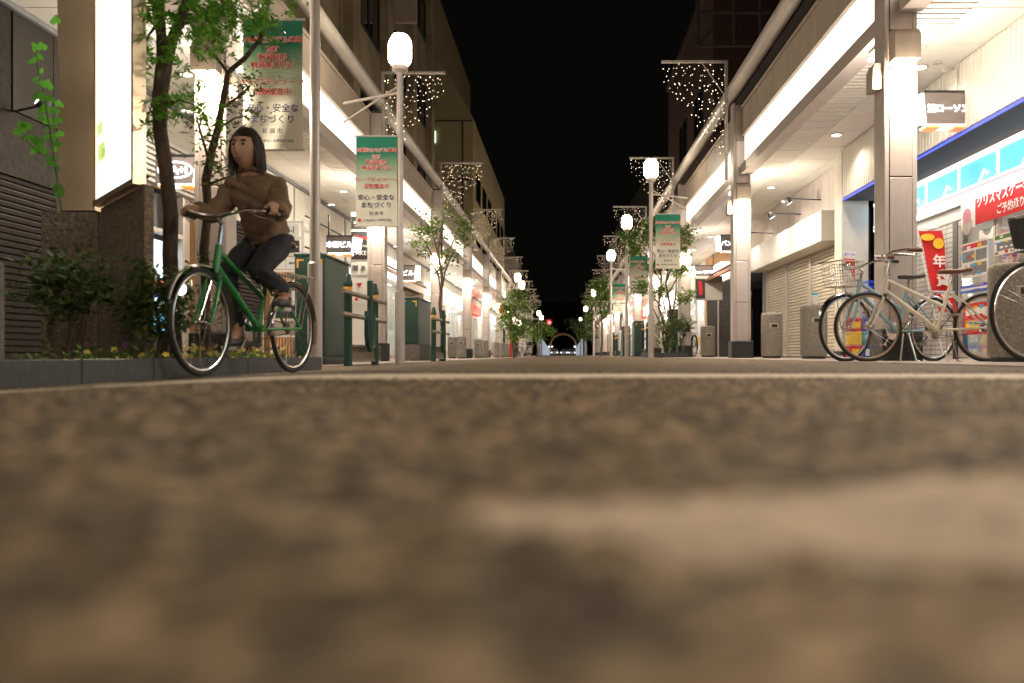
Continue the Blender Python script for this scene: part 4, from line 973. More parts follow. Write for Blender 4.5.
# ivy strand right of the sign
o = thing('ivy_strand', 'thin dark ivy strand hanging at the right edge of the lit sign column', 'plant', P(143, 215, 5.0))
l = MB(); st = MB(); st.tube([P(139, 60, 5.05), P(142, 120, 5.05), P(140, 170, 5.05), P(146, 215, 5.05)], .004, 5); st.build('stem', 'leafd', o, True)
for k in range(34): leaf_cards(l, P(142 + rn.uniform(-5, 8), 60 + k * 4.6, 5.05), 3, .05, .036, 0, rn)
l.build('leaves', 'leafd', o, True)
# shrubs
def shrub(label, px, py, Y, rx, rz, n, size, seed, stems):
    rn = random.Random(seed); c = P(px, py, Y); base = P(px, 358, Y); base.z = -.03
    o = thing('planter_shrub', label, 'shrub', base); t = MB(); l = MB()
    for a in stems: t.tube([base + Vector((a[0], 0, 0)), base + Vector((a[1], .02, (c.z - base.z) * .5)), c + Vector((a[2], 0, 0))], [.02, .016, .008], 7)
    t.build('stems', 'bark', o, True)
    for _ in range(n):
        while True:
            d = Vector((rn.uniform(-1, 1), rn.uniform(-1, 1), rn.uniform(-1, 1)))
            if .35 < d.length < 1: break
        if rn.random() < .25 and d.z < 0: continue
        kx = 1 + .28 * math.sin(5 * math.atan2(d.z, d.x) + seed); leaf_cards(l, c + Vector((d.x * rx * kx, d.y * rx * .6, d.z * rz * kx)), 7, .07, size, 0, rn)
    l.build('foliage', 'leafd', o, True)
shrub('camellia shrub with a bent stem in front of the stone block', 70, 285, 4.6, .27, .17, 210, .05, 3, [(-.06, -.12, -.05), (.02, .06, .1), (-.02, 0, 0)])
shrub('dense dark shrub under the maple trunk', 156, 305, 4.7, .19, .21, 230, .05, 4, [(0, .02, 0), (.03, .06, .08)])
rn = random.Random(12)
o = thing('flower_bed', 'low bed of small yellow and purple pansies along the planter edge', 'flowers', (-2.25, 5.6, -.03))
tag(o, kind=None)
l = MB(); f = MB()
for _ in range(340):
    y = rn.uniform(3.4, 6.95); x = rn.uniform(-2.5, -2.06); z = rn.uniform(-.02, .075)
    leaf_cards(l, (x, y, z), 5, .05, .035, 0, rn)
    if rn.random() < (.5 if y > 4.6 else .05):
        q = Euler((R(60) + rn.uniform(-.5, .5), rn.uniform(-.5, .5), rn.uniform(-1, 1))).to_matrix(); c = Vector((x, y, z + .05)); s_ = rn.uniform(.013, .023); mi = 0 if rn.random() < .6 else 1
        f.add([c + q @ Vector((s_ * math.cos(a) * (1 + .25 * math.cos(5 * a)), s_ * math.sin(a) * (1 + .25 * math.cos(5 * a)), 0)) for a in [2 * math.pi * k / 10 for k in range(10)]], [tuple(range(10))], mi)
l.build('foliage', 'leafb', o, True); f.build('blossoms', ['fyel', 'fpur'], o, True)
def tree(label, x, y, z, h, stems, blobs, n, size, seed, lm='leafb', name='street_tree', spread=.45):
    rn = random.Random(seed); o = thing(name, label, 'tree', (x, y, z)); t = MB(); l = MB()
    for (dx, top, r0) in stems:
        limb(t, (x, y, z), (x + dx, y + rn.uniform(-.1, .1), z + h * top), r0, r0 * .35, rn, .03)
    for (bx, by, bz, br) in blobs:
        c = Vector((x + bx, y + by, z + bz))
        t.tube([(x + bx * .15, y, z + bz * .72), (x + bx * .6, y + by * .6, z + bz * .88), c], [.018, .012, .005], 6)
        for _ in range(max(3, int(n * br))):
            d = Vector((rn.gauss(0, .5), rn.gauss(0, .5), rn.gauss(0, .38))) * br
            leaf_cards(l, c + d, 6, .12, size, 0, rn)
    t.build('trunk', 'bark', o, True); l.build('crown', lm, o, True); return o
tree('slim young tree by the second green barrier', -2.47, 17.2, -.06, 3.1, [(.03, .9, .045)], [(-.38, 0, 2.35, .28), (.35, .1, 2.45, .3), (0, 0, 2.85, .34), (-.2, 0, 2.65, .25), (.15, -.1, 2.1, .2), (.4, 0, 2.75, .22), (-.1, .1, 1.85, .16), (-.45, 0, 2.6, .2)], 85, .095, 21)
tree('bushy broad tree beyond the left bins', -2.25, 38.5, -.06, 2.9, [(0, .8, .06), (.2, .7, .04), (-.2, .7, .04)], [(-.3, 0, 2.2, .5), (.35, 0, 2.3, .5), (0, 0, 2.7, .45), (.45, 0, 1.6, .45), (-.35, 0, 1.5, .45), (0, 0, 1.0, .45), (.3, 0, 2.9, .25), (-.2, 0, 1.9, .45), (.2, 0, 1.2, .4)], 300, .11, 22)
tree('far bushy tree near the left end of the street', -1.9, 60, -.06, 2.6, [(0, .8, .06)], [(-.5, 0, 1.9, .6), (.5, 0, 2.1, .6), (0, 0, 1.4, .6), (1, 0, 1.7, .4)], 120, .15, 23)
tree('thin many stemmed tree at the right kerb behind a concrete bin', 2.45, 20.6, 0, 3.4, [(-.25, .92, .03), (.1, .9, .035), (.3, .8, .025), (-.45, .6, .02)], [(-.5, 0, 2.9, .3), (0, 0, 3.15, .3), (.3, 0, 2.6, .28), (-.3, 0, 2.2, .25), (.4, 0, 2.1, .22), (-.55, 0, 1.7, .22), (.5, 0, 1.45, .22), (-.75, 0, 2.6, .2), (-.1, 0, 1.6, .2), (.15, 0, 2.9, .25), (.45, 0, 3.0, .25), (-.3, 0, 3.2, .3), (-.9, 0, 2.9, .2)], 190, .10, 24)
shb = MB(); 
tree('loose yellow green tree by the third right lamp', 1.75, 41, 0, 3.2, [(0, .9, .05), (.2, .8, .03)], [(-.3, 0, 2.6, .45), (.35, 0, 2.8, .45), (0, 0, 3.1, .4), (.2, 0, 2.1, .35), (-.5, 0, 2.0, .3), (.5, 0, 2.4, .3), (.1, 0, 3.5, .4), (-.3, 0, 3.3, .35), (.6, 0, 3.1, .4)], 190, .12, 25)
tree('dark round tree at the far right end of the street', 1.65, 70, 0, 3.0, [(0, .8, .07)], [(-.5, 0, 2.3, .6), (.5, 0, 2.3, .6), (0, 0, 1.6, .7), (0, 0, 2.7, .5), (.6, 0, 1.5, .5)], 130, .16, 26, 'leafd')
tree('leafy shrub at the foot of the thin right tree', 2.42, 20.2, 0, 1.0, [(-.1, .9, .02), (.15, .9, .02)], [(-.1, 0, .75, .26), (.2, 0, .8, .26), (.05, 0, .5, .28), (.35, 0, .85, .2), (-.05, 0, .3, .22)], 150, .075, 27, 'leafd', 'street_shrub')

# ------------------------------------------------------------------ left planter, stone block, stele
o = thing('street_planter', 'long low planter faced with dark stone slabs along the left gutter', 'planter', (-2.5, 4.8, -.06))
y = 2.3; k = 0
while y < 7.0:
    e = min(y + .62, 7.05); b = MB(); b.box(-2.06, -2.0, y + .003, e - .003, -.062, .043, bev=.004); b.build('slab', 'slab', o, True); y += .62
b = MB(); b.box(-3.6, -2.06, 7.0, 7.05, -.062, .043); b.box(-3.6, -3.55, 2.3, 7.0, -.062, .043); b.build('side_slab', 'slab', o, True)
b = MB(); b.box(-3.55, -2.06, 2.3, 7.0, -.06, -.015); b.build('soil_bed', 'soil', o, True)
o = tag(MB().box(-2.62, -2.04, 3.0, 3.12, -.06, .40, bev=.01).build('stone_post', 'concrete'), 'rough grey stone post at the near end of the planter, left picture edge', 'post')
# angled stele
o = thing('sign_column', 'stainless column with a tall glowing white sign panel on a rough stone base', 'sign', (-3.0, 5.6, -.03))
A = Vector((-3.03, 5.58, 0)); B = Vector((-2.395, 4.84, 0)); d = (B - A).normalized(); nrm = Vector((-d.y, d.x, 0)) * -1   # nrm points to camera-left
nrm = Vector((d.y, -d.x, 0)); nrm = nrm if nrm.dot(-A) > 0 else -nrm
def slabq(mb, a, b_, t0, t1, z0, z1, mi=0):
    q = [a + nrm * t0, b_ + nrm * t0, b_ + nrm * t1, a + nrm * t1]; vs = [(p.x, p.y, z) for z in (z0, z1) for p in q]
    mb.add(vs, [(3, 2, 1, 0), (4, 5, 6, 7), (0, 1, 5, 4), (1, 2, 6, 5), (2, 3, 7, 6), (3, 0, 4, 7)], mi)
b = MB(); slabq(b, A, B + d * .05, -.05, .0, -.03, 1.02); b.box(-3.40, -3.035, 5.55, 5.95, -.03, .99, 0); b.build('stone_base', 'stonewall', o, True)
b = MB(); 
zz = [1.0 + 3.6 * k / 60 for k in range(61)]
buck = lambda z: .012 * math.sin(z * 4.3) + .005 * math.sin(z * 10.5 + 1)
b.add([(x, 5.56 + buck(z) * (1 if x > -3.2 else .8), z) for z in zz for x in (-3.30, -3.05)] + [(x, 5.9, z) for z in zz for x in (-3.30, -3.05)],
      [(2 * k, 2 * k + 1, 2 * k + 3, 2 * k + 2) for k in range(60)] + [(122 + 2 * k + 1, 122 + 2 * k, 124 + 2 * k, 125 + 2 * k) for k in range(60)] +
      [(2 * k + 1, 123 + 2 * k, 125 + 2 * k, 2 * k + 3) for k in range(60)] + [(122 + 2 * k, 2 * k, 2 * k + 2, 124 + 2 * k) for k in range(60)] + [(0, 122, 123, 1), (120, 121, 243, 242)], 0, True); b.build('steel_casing', 'steel', o, True)
b = MB(); slabq(b, A + d * .04, B - d * .03, .004, .03, 1.06, 4.6); b.build('lit_panel', 'signlit', o, True)
b = MB(); slabq(b, A + d * .01, B + d * .01, -.02, .003, 1.03, 4.6); slabq(b, A, B + d * .01, .003, .05, 1.025, 1.058); slabq(b, B - d * .028, B + d * .012, .003, .05, 1.058, 4.6); slabq(b, A, A + d * .036, .003, .04, 1.058, 4.6); b.build('frame', 'steel', o, True)
b = MB()
slabq(b, A + d * .07, A + d * .26, .031, .033, 1.30, 1.41, 0); slabq(b, A + d * .18, A + d * .28, .0332, .034, 1.31, 1.37, 1)
for k in range(4): slabq(b, A + d * (.08 + .04 * k), A + d * (.105 + .04 * k), .031, .033, 1.19 + (k % 2) * .05, 1.215 + (k % 2) * .05, 2)
slabq(b, A + d * .06, A + d * .20, .031, .033, 1.47, 1.55, 0)
b.build('panel_map', ['mapy', 'mapg', 'mapt'], o, True)

# ------------------------------------------------------------------ green cabinets, barriers, bins
def cabinet(label, x0, x1, y0, y1, z0, z1, base=None):
    o = thing('utility_cabinet', label, 'cabinet', ((x0 + x1) / 2, (y0 + y1) / 2, -.05), 0, 'green street utility cabinets')
    b = MB(); b.box(x0, x1, y0, y1, z0 + .04, z1, bev=.012); b.box(x0 - .01, x1 + .01, y0 - .01, y1 + .01, z1, z1 + .03, bev=.008); b.build('body', 'green', o, True)
    b = MB(); b.box(x0 + .02, x1 - .02, y0 - .012, y0 - .001, z0 + .08, z1 - .03, bev=.003); dr = b.build('door', 'green', o, True)
    b = MB(); t_ = .022
    for xx, sx_ in ((x0 + .03, 1), (x1 - .03, -1)):
        b.box(xx, xx + .08 * sx_, y0 - .016, y0 - .0125, z1 - .06, z1 - .06 + t_); b.box(xx, xx + t_ * sx_, y0 - .016, y0 - .0125, z1 - .14, z1 - .061)
    b.build('corner_tape', 'gold', o, True)
    b = MB(); b.box((x0 + x1) / 2 + .08, (x0 + x1) / 2 + .1, y0 - .03, y0 - .013, .5, .62); b.build('handle', 'dark', dr, True)
    b = MB(); b.box(x0 - .03, x1 + .03, y0 - .03, y1 + .03, -.06, z0 + .04, bev=.01); b.build('plinth', base or 'slab', o, True)
cabinet('tall dark green utility cabinet behind the nearest lamp post', -3.16, -2.80, 10.0, 11.1, .0, 1.22)
cabinet('dark green utility cabinet on a high stone plinth, second on the left', -3.15, -2.80, 16.4, 17.9, .22, 1.14, 'concrete')
cabinet('dark green utility cabinet beyond the thin tree on the right', 2.85, 3.15, 22.6, 23.6, .15, 1.25)
cabinet('green street cabinet beyond the nearest right barrier', 2.32, 2.62, 28.0, 29.0, .0, 1.15)
cabinet('farther green street cabinet on the right', 2.30, 2.60, 33.4, 34.4, .0, 1.15)
def barrier(label, x, y0, y1, sc_=1, full=True):
    z = gz(x); o = thing('street_barrier', label, 'barrier', (x, y0, z), 0, 'dark green street barriers')
    for yy in (0, y1 - y0):
        b = MB(); b.lathe([(.046, 0), (.046, .86), (.05, .87), (.05, .90), (.04, .93), (.035, .95), (.03, .985), (.012, 1.0)], (0, yy, 0), 14); p_ = b.build('post', 'green', o)
        b = MB(); b.lathe([(.0485, .80), (.0485, .855)], (0, yy, 0), 14); b.build('reflective_band', 'gold', p_)
    for zz in (.78, .545):
        b = MB(); b.tube([(.055, -.45, zz), (.055, y1 - y0 + .35, zz)], .028, 10); b.build('rail', 'rail', o)
    b = MB(); L_ = y1 - y0
    b.box(-.02, .02, .05, L_ + .25, .21, .235); b.box(-.02, .02, .05, L_ + .25, .0 + .04, .065); b.box(-.02, .02, L_ + .22, L_ + .25, .065, .21)
    for k in range(26): b.box(-.008, .008, .07 + k * (L_ + .15) / 26, .078 + k * (L_ + .15) / 26, .065, .21, 0)
    b.build('grille_panel', 'rail', o); b = MB(); b.box(-.022, .022, .035, .06, .04, .235); b.build('end_plate', 'gold', o)
    m_ = .5 * L_ + .05
    b = MB(); b.tube([(.08, m_ - .17, .62), (.08, m_ - .17, .35), (.08, m_ - .13, .24), (.08, m_, .18), (.08, m_ + .13, .24), (.08, m_ + .17, .35), (.08, m_ + .17, .62)], .028, 10)
    b.tube([(.08, m_, .16), (.08, m_, .98)], .035, 8); b.build('bike_hoop', 'green', o)
    return o
barrier('nearest green barrier with a hoop, in front of the tall green cabinet', -2.33, 9.2, 10.5)
barrier('second green barrier, beside the slim young tree', -2.40, 15.7, 17.0)
barrier('nearest green barrier on the right, left of the thin tree', 2.35, 24.0, 25.4)
barrier('second green barrier on the right', 2.35, 31, 32.5)
barrier('third green barrier on the right', 2.35, 38, 39.5)
barrier('green barrier far down the left side', -2.5, 44, 45.5)
def cbin(label, x, y, h, r, z, slot=True, fall=None):
    o = thing('concrete_bin', label, 'bin', (x, y, z), 0, 'round concrete ashtray bins')
    b = MB(); b.lathe([(r * .93, .035), (r, .06), (r, h - .06), (r * .985, h - .03), (r * .93, h - .01), (r * .82, h)], (0, 0, 0), 32); b.build('body', 'binc', o)
    b = MB(); b.lathe([(r * .86, 0), (r * .86, .036)], (0, 0, 0), 24); b.build('foot', 'dark', o)
    b = MB(); b.box(-.075, .075, -r - .012, -r + .06, h * .66, h * .76, 0, bev=.01); b.box(-.05, .05, -r - .016, -r - .0125, h * .675, h * .745, 1); b.build('slot', ['steelp', 'vinyl'], o)
    b = MB(); b.lathe([(r * .55, h + .001), (r * .5, h + .004)], (0, 0, 0), 20); b.build('ash_tray', 'dark', o)
    return o
cbin('round concrete bin just right of the second right pillar', 3.58, 14.7, .78, .18, .006)
cbin('round concrete bin with a paper cup on top, beside the bicycle wheels', 3.60, 12.3, .77, .19, .006)
cbin('large concrete bin at the right edge behind the big wheel', 3.49, 6.62, .76, .185, .006)
cbin('small concrete bin right of the small parked bicycle', 3.52, 20.9, .76, .175, .006)
cbin('small concrete bin under the thin right tree', 3.25, 23.6, .76, .17, .006)
for k, (px, Y) in enumerate(((452.5, 28.0), (461.5, 27.2), (478, 32), (485, 34), (496, 39), (502, 41), (507.5, 44.5), (513, 47))):
    cbin(['first bin of the left row, half hidden by its neighbour', 'second bin of the left row, in front of a pillar', 'third bin of the left row', 'fourth bin of the left row', 'fifth bin of the left row', 'sixth bin of the left row', 'seventh bin of the left row', 'last bin of the left row'][k], (px - PX0) * Y / F, Y, .70, .15, -.055)
t = thing('paper_cup', 'white and blue paper cup standing on a concrete bin', 'cup', (3.60, 12.25, .785))
b = MB(); b.lathe([(.035, 0), (.045, .13), (.045, .135)], (0, 0, 0), 16); b.build('cup', 'white', t); b = MB(); b.lathe([(.047, .1355), (.047, .155), (.04, .165)], (0, 0, 0), 16); b.build('lid', 'cyan', t)
o = tag(MB().box(1.95, 2.9, 19.9, 21.6, -.02, .11, bev=.01).build('planter_kerb', 'slab'), 'low dark planter kerb around the thin right tree', 'planter')

# ------------------------------------------------------------------ bicycles
def make_bike(label, paint, R_=.295, tyre_m='tyre', saddle_m='leather', basket=None, guards=False, basket_m='chrome', city=False, cat='bicycle', lamp=False, stand=True, hbz=0):
    o = thing('bicycle', label, cat, (0, 0, 0), 0, None)
    WB = 1.02 + (R_ - .295) * .8; F_ = Vector((WB, 0, R_)); Rr = Vector((0, 0, R_)); dz = R_ - .295
    def wheel(c, gear=False):
        wb = MB(); n = 48
        wb.tube([(c.x + (R_ - .013) * math.cos(a), 0, c.z + (R_ - .013) * math.sin(a)) for a in [2 * math.pi * k / n for k in range(n)]], .0135, 8, closed=True)
        w_ = wb.build('wheel', 'tyre', o)
        rb = MB(); rb.tube([(c.x + (R_ - .032) * math.cos(a), 0, c.z + (R_ - .032) * math.sin(a)) for a in [2 * math.pi * k / n for k in range(n)]], .0095, 8, closed=True); rb.build('rim', 'rim' if tyre_m == 'tyre' else 'gum', w_)
        sp = MB(); ns = 32
        for k in range(ns):
            a = 2 * math.pi * k / ns; sd = .024 if k % 2 else -.024; ah = a + (.9 if (k // 2) % 2 else -.9)
            sp.tube([(c.x + .018 * math.cos(ah), sd, c.z + .018 * math.sin(ah)), (c.x + (R_ - .04) * math.cos(a), 0, c.z + (R_ - .04) * math.sin(a))], .0012, 4, caps=False)
        sp.lathe([(.012, -.04), (.02, -.028), (.012, -.02), (.012, .02), (.02, .028), (.012, .04)], (c.x, 0, c.z), 12, 0, (0, 1, 0)); sp.build('spokes', 'chrome', w_)
        if gear:
            gb = MB(); gb.lathe([(.032, .03), (.038, .034), (.022, .042)], (c.x, 0, c.z), 16, 0, (0, -1, 0)); gb.build('sprocket', 'dark', w_)
        return w_
    wheel(Rr, True); wheel(F_)
    H1 = Vector((WB - .165, 0, .72 + dz)); H2 = Vector((WB - .135, 0, .585 + dz)); BBk = Vector((.43, 0, .275 + dz * .5)); ST = Vector((.31, 0, .655 + dz)); SM = Vector((.385, 0, .47 + dz))
    f = MB()
    f.tube([H1, H2], .019, 12); f.tube([H1.lerp(H2, .25), SM], .0155, 10); f.tube([H1.lerp(H2, .85), BBk], .018, 10); f.tube([BBk, ST], .0155, 10)
    for s in (-1, 1):
        f.tube([BBk + Vector((-.02, s * .02, 0)), BBk + Vector((-.14, s * .042, 0)), Rr + Vector((0, s * .052, 0))], .009, 8)
        f.tube([ST + Vector((.012, s * .014, -.07)), Vector((.20, s * .035, (ST.z + R_) / 2 + .02)), Rr + Vector((0, s * .052, 0))], .008, 8)
    f.lathe([(.022, -.034), (.022, .034)], BBk, 14, 0, (0, 1, 0)); f.build('frame', paint, o)
    k_ = MB(); crown_ = H2 + Vector((.008, 0, -.03)); k_.tube([H2, crown_], .017, 10)
    for s in (-1, 1): k_.tube([crown_ + Vector((0, s * .01, 0)), crown_ + Vector((.015, s * .038, -.03)), crown_.lerp(F_, .7) + Vector((-.012, s * .046, 0)), F_ + Vector((0, s * .05, 0))], [.012, .012, .010, .008], 8)
    k_.build('fork', paint, o)
    hb = MB(); S1 = H1 + Vector((-.025, 0, .12 + hbz)); hb.tube([H1, S1], .011, 8); hb.tube([S1, S1 + Vector((.05, 0, .03))], .012, 8); C0 = S1 + Vector((.05, 0, .03))
    gp = []
    for s in (-1, 1):
        pts = [C0, C0 + Vector((.02, s * .08, .01)), C0 + Vector((.0, s * .17, .035)), C0 + Vector((-.07, s * .235, .04)), C0 + Vector((-.19, s * .255, .035))]
        hb.tube(pts, .0105, 8); gp.append((pts[3], pts[4]))
        hb.tube([C0 + Vector((-.03, s * .20, .01)), C0 + Vector((-.12, s * .235, .0)), C0 + Vector((-.17, s * .25, .005))], .004, 5)
    h_ = hb.build('handlebar', 'chrome', o)
    for a, b_ in gp:
        q = MB(); q.tube([a.lerp(b_, .1), a.lerp(b_, 1.04)], .0165, 10); q.build('grip', saddle_m, h_)
    sp = MB(); sp.tube([ST, ST + Vector((-.018, 0, .09))], .011, 8); sp.build('seat_post', 'chrome', o)
    sd = MB(); SC = ST + Vector((-.03, 0, .11)); vs = []; n = 12; rows = [(-.12, .075, .012), (-.09, .085, .02), (-.03, .075, .018), (.04, .035, .012), (.10, .022, .012), (.135, .012, .004)]
    for (dx, hw, hh) in rows:
        for k in range(n):
            a = 2 * math.pi * k / n; vs.append(SC + Vector((dx, hw * math.cos(a), (hh if math.sin(a) > 0 else .028) * math.sin(a) + (.012 if dx < -.05 else 0))))
    fs = [(i * n + k, i * n + (k + 1) % n, (i + 1) * n + (k + 1) % n, (i + 1) * n + k) for i in range(len(rows) - 1) for k in range(n)] + [tuple(range(n)), tuple(range((len(rows) - 1) * n, len(rows) * n))]
    sd.add(vs, fs, 0, True); sd.build('saddle', saddle_m, o)
    ch = MB(); ch.lathe([(.075, .0), (.08, .002), (.08, .006), (.07, .008)], BBk + Vector((0, -.045, 0)), 28, 0, (0, -1, 0)); ch.build('chainring', 'chrome', o)
    a0 = R(-52)
    for s, an in ((-1, a0), (1, a0 + math.pi)):
        ca = MB()
        e = BBk + Vector((math.cos(an) * .15, s * .062, math.sin(an) * .15)); ca.tube([BBk + Vector((0, s * .055, 0)), e], .009, 6)
        ca.box(e.x - .04, e.x + .04, e.y + (.01 if s > 0 else -.08), e.y + (.08 if s > 0 else -.01), e.z - .01, e.z + .01)
        ca.build('crank', 'chrome', o)
    cn = MB()
    cn.tube([BBk + Vector((0, -.048, .078)), Rr + Vector((0, -.040, .032))], .0035, 4); cn.tube([BBk + Vector((0, -.048, -.078)), Rr + Vector((0, -.040, -.032))], .0035, 4); cn.build('chain', 'dark', o)
    ks = MB() if stand else None
    for s in (-1, 1) if stand else (): ks.tube([BBk + Vector((-.10, s * .03, -.02)), Vector((.30, s * .09, .012)), Vector((.27, s * .10, .004))], .008, 6)
    if stand: ks.build('kickstand', 'chrome', o)
    br = MB(); br.box(F_.x - R_ * .52, F_.x - R_ * .52 + .03, -.03, .03, F_.z + R_ * .86, F_.z + R_ * .95); br.tube([Rr + Vector((R_ * .75, 0, R_ * .70)), ST.lerp(Rr, .45)], .008, 6); br.build('brake', 'dark', o)
    if guards:
        for c, a0_, a1_ in ((Rr, -10, 200), (F_, 20, 180)):
            gm = MB(); pts = [R(a0_ + (a1_ - a0_) * k / 20) for k in range(21)]; vs = []
            for a in pts:
                for dy, dr in ((-.026, .008), (-.014, .018), (.014, .018), (.026, .008)): vs.append((c.x + (R_ + dr) * math.cos(a), dy, c.z + (R_ + dr) * math.sin(a)))
            gm.add(vs, [(4 * i + j, 4 * i + j + 1, 4 * i + 5 + j, 4 * i + 4 + j) for i in range(20) for j in range(3)], 0, True); gm.build('mudguard', 'chrome' if paint != 'bblack' else 'bblack', o)
        rk = MB()
        for s in (-1, 1):
            rk.tube([Vector((.16, s * .05, 2 * R_ + .05)), Vector((-.20, s * .06, 2 * R_ + .05))], .006, 6); rk.tube([Vector((-.12, s * .058, 2 * R_ + .05)), Rr + Vector((0, s * .056, 0))], .005, 6)
        for k in range(5): rk.tube([Vector((.14 - .08 * k, -.055, 2 * R_ + .05)), Vector((.14 - .08 * k, .055, 2 * R_ + .05))], .004, 5)
        rk.build('rear_carrier', 'chrome' if paint != 'bblack' else 'dark', o)
    if basket:
        bk = MB(); bx, bw, bd, bz, bh = WB - (.14 if basket == 'dark' else .06), .145, .23, 2 * R_ + .06, .21
        T = lambda u, v, w_: Vector((bx + u * (bd * (.85 + .15 * w_)), v * bw * (.85 + .15 * w_), bz + bh * w_))
        nu = 9
        for wv in (0, .25, .5, .75, 1):
            rr_ = .005 if wv == 1 else .0026
            bk.tube([T(0, -1, wv), T(1, -1, wv), T(1, 1, wv), T(0, 1, wv)], rr_, 4, closed=True)
        for k in range(nu + 1):
            v = -1 + 2 * k / nu
            bk.tube([T(0, v, 1), T(0, v, 0), T(1, v, 0), T(1, v, 1)], .0022, 4)
        for k in range(nu):
            u = k / nu; bk.tube([T(u, -1, 1), T(u, -1, 0), T(u, 1, 0), T(u, 1, 1)], .0022, 4)
        if basket == 'dark':
            for s in (-1, 1): bk.quad(T(0, s, .1), T(1, s, .1), T(1, s, .95), T(0, s, .95))
            bk.quad(T(1, -1, .1), T(1, 1, .1), T(1, 1, .95), T(1, -1, .95))
        bk.build('basket', basket_m, o)
        sy = MB()
        for s in (-1, 1): sy.tube([F_ + Vector((0, s * .055, 0)), Vector((bx + .12, s * .06, bz))], .005, 6)
        sy.build('basket_stay', 'chrome', o)
    if lamp:
        lm = MB(); c = Vector((WB - .02, 0, 2 * R_ + .0)) if lamp == 'low' else Vector((WB + .02, -.075, R_ + .17))
        lm.lathe([(.012, -.03), (.032, 0), (.035, .045)], c, 14, 0, (1, 0, 0)); hl = lm.build('headlight', 'dark', o)
        le = MB(); le.lathe([(.031, .046), (.028, .052)], c, 14, 0, (1, 0, 0)); le.build('lens', 'lens' if lamp == 'on' else 'glassd', hl)
    return o
def place_bike(b, rear, front, z=.006):
    v = Vector((front[0] - rear[0], front[1] - rear[1])); b.location = (rear[0], rear[1], z); b.rotation_euler = (0, 0, math.atan2(v.y, v.x))
bw_ = make_bike('cream city bicycle with brown saddle and grips, parked side on at the right', 'bwhite', .290, 'gum'); place_bike(bw_, (3.53, 7.12), (2.485, 7.06), .0)
bb_ = make_bike('pale blue bicycle with a wire basket, parked behind the cream one', 'bblue', .290, 'tyre', 'vinyl', 'wire', True, hbz=-.05); place_bike(bb_, (3.34, 7.72), (2.40, 7.30), .0)
bk_ = make_bike('black bicycle at the right edge, only its big front wheel and dark basket showing', 'bblack', .318, 'tyre', 'vinyl', 'dark', False, 'dark', lamp='low'); place_bike(bk_, (3.92, 5.38), (2.885, 5.22), .006)
b4_ = make_bike('small dark bicycle parked between two concrete bins', 'bblack', .29, 'tyre', 'vinyl', 'dark', True, 'dark'); place_bike(b4_, (3.45, 22.6), (3.05, 21.7), .006)
b5_ = copy_tree(b4_); b5_['label'] = 'dark bicycle parked far down the left side by the bushy tree'; place_bike(b5_, (-2.6, 50.0), (-2.0, 49.2), -.055)
b6_ = make_bike('dark green bicycle being ridden by the cyclist in front of the planter', 'bgreen', .285, 'tyre', 'vinyl', None, True, 'dark', lamp='on', stand=False)
REAR, FRONT = (-1.74, 5.47), (-1.90, 4.47)
place_bike(b6_, REAR, FRONT, -.054)
light('bike_headlamp', 'SPOT', (1.12, -.075, .455), 6, (1, .8, .55), b6_, spot_size=R(60), shadow_soft_size=.03).rotation_euler = (R(80), 0, R(-90))

# ------------------------------------------------------------------ the cyclist
def skinned(name, verts, edges, radii, m, parent, root=0, sub=2):
    me = bpy.data.meshes.new(name); me.from_pydata([tuple(v) for v in verts], edges, []); ob = bpy.data.objects.new('tmp', me); col.objects.link(ob)
    mod = ob.modifiers.new('s', 'SKIN'); mod.use_smooth_shade = True
    sv = me.skin_vertices[0].data
    for i, r_ in enumerate(radii): sv[i].radius = (r_, r_) if not hasattr(r_, '__len__') else r_; sv[i].use_root = (i == root)
    m2 = ob.modifiers.new('u', 'SUBSURF'); m2.levels = sub; m2.render_levels = sub
    dg = bpy.context.evaluated_depsgraph_get(); ev = ob.evaluated_get(dg); me2 = bpy.data.meshes.new_from_object(ev)
    bpy.data.objects.remove(ob); me2.name = name; me2.materials.clear(); me2.materials.append(M[m])
    for p_ in me2.polygons: p_.use_smooth = True
    q = bpy.data.objects.new(name, me2); col.objects.link(q); q.parent = parent; return q
per = thing('person', 'cyclist in a tan jacket and dark trousers riding past the long planter', 'person')
place_bike(per, REAR, FRONT, -.054)
V = Vector
hip = V((.30, 0, .80)); wst = V((.35, 0, .90)); che = V((.43, 0, 1.03)); nb = V((.49, 0, 1.13)); nk = V((.515, 0, 1.18)); hd = V((.55, 0, 1.26))
verts = [hip, wst, che, nb, nk, hd]; rad = [(.085, .10), (.08, .10), (.10, .13), (.07, .09), .045, .05]; edges = [(0, 1), (1, 2), (2, 3), (3, 4), (4, 5)]
C0 = V((1.02 - .165 - .025 + .05, 0, .72 + .12 + .03)); idx = {}
grips = {}
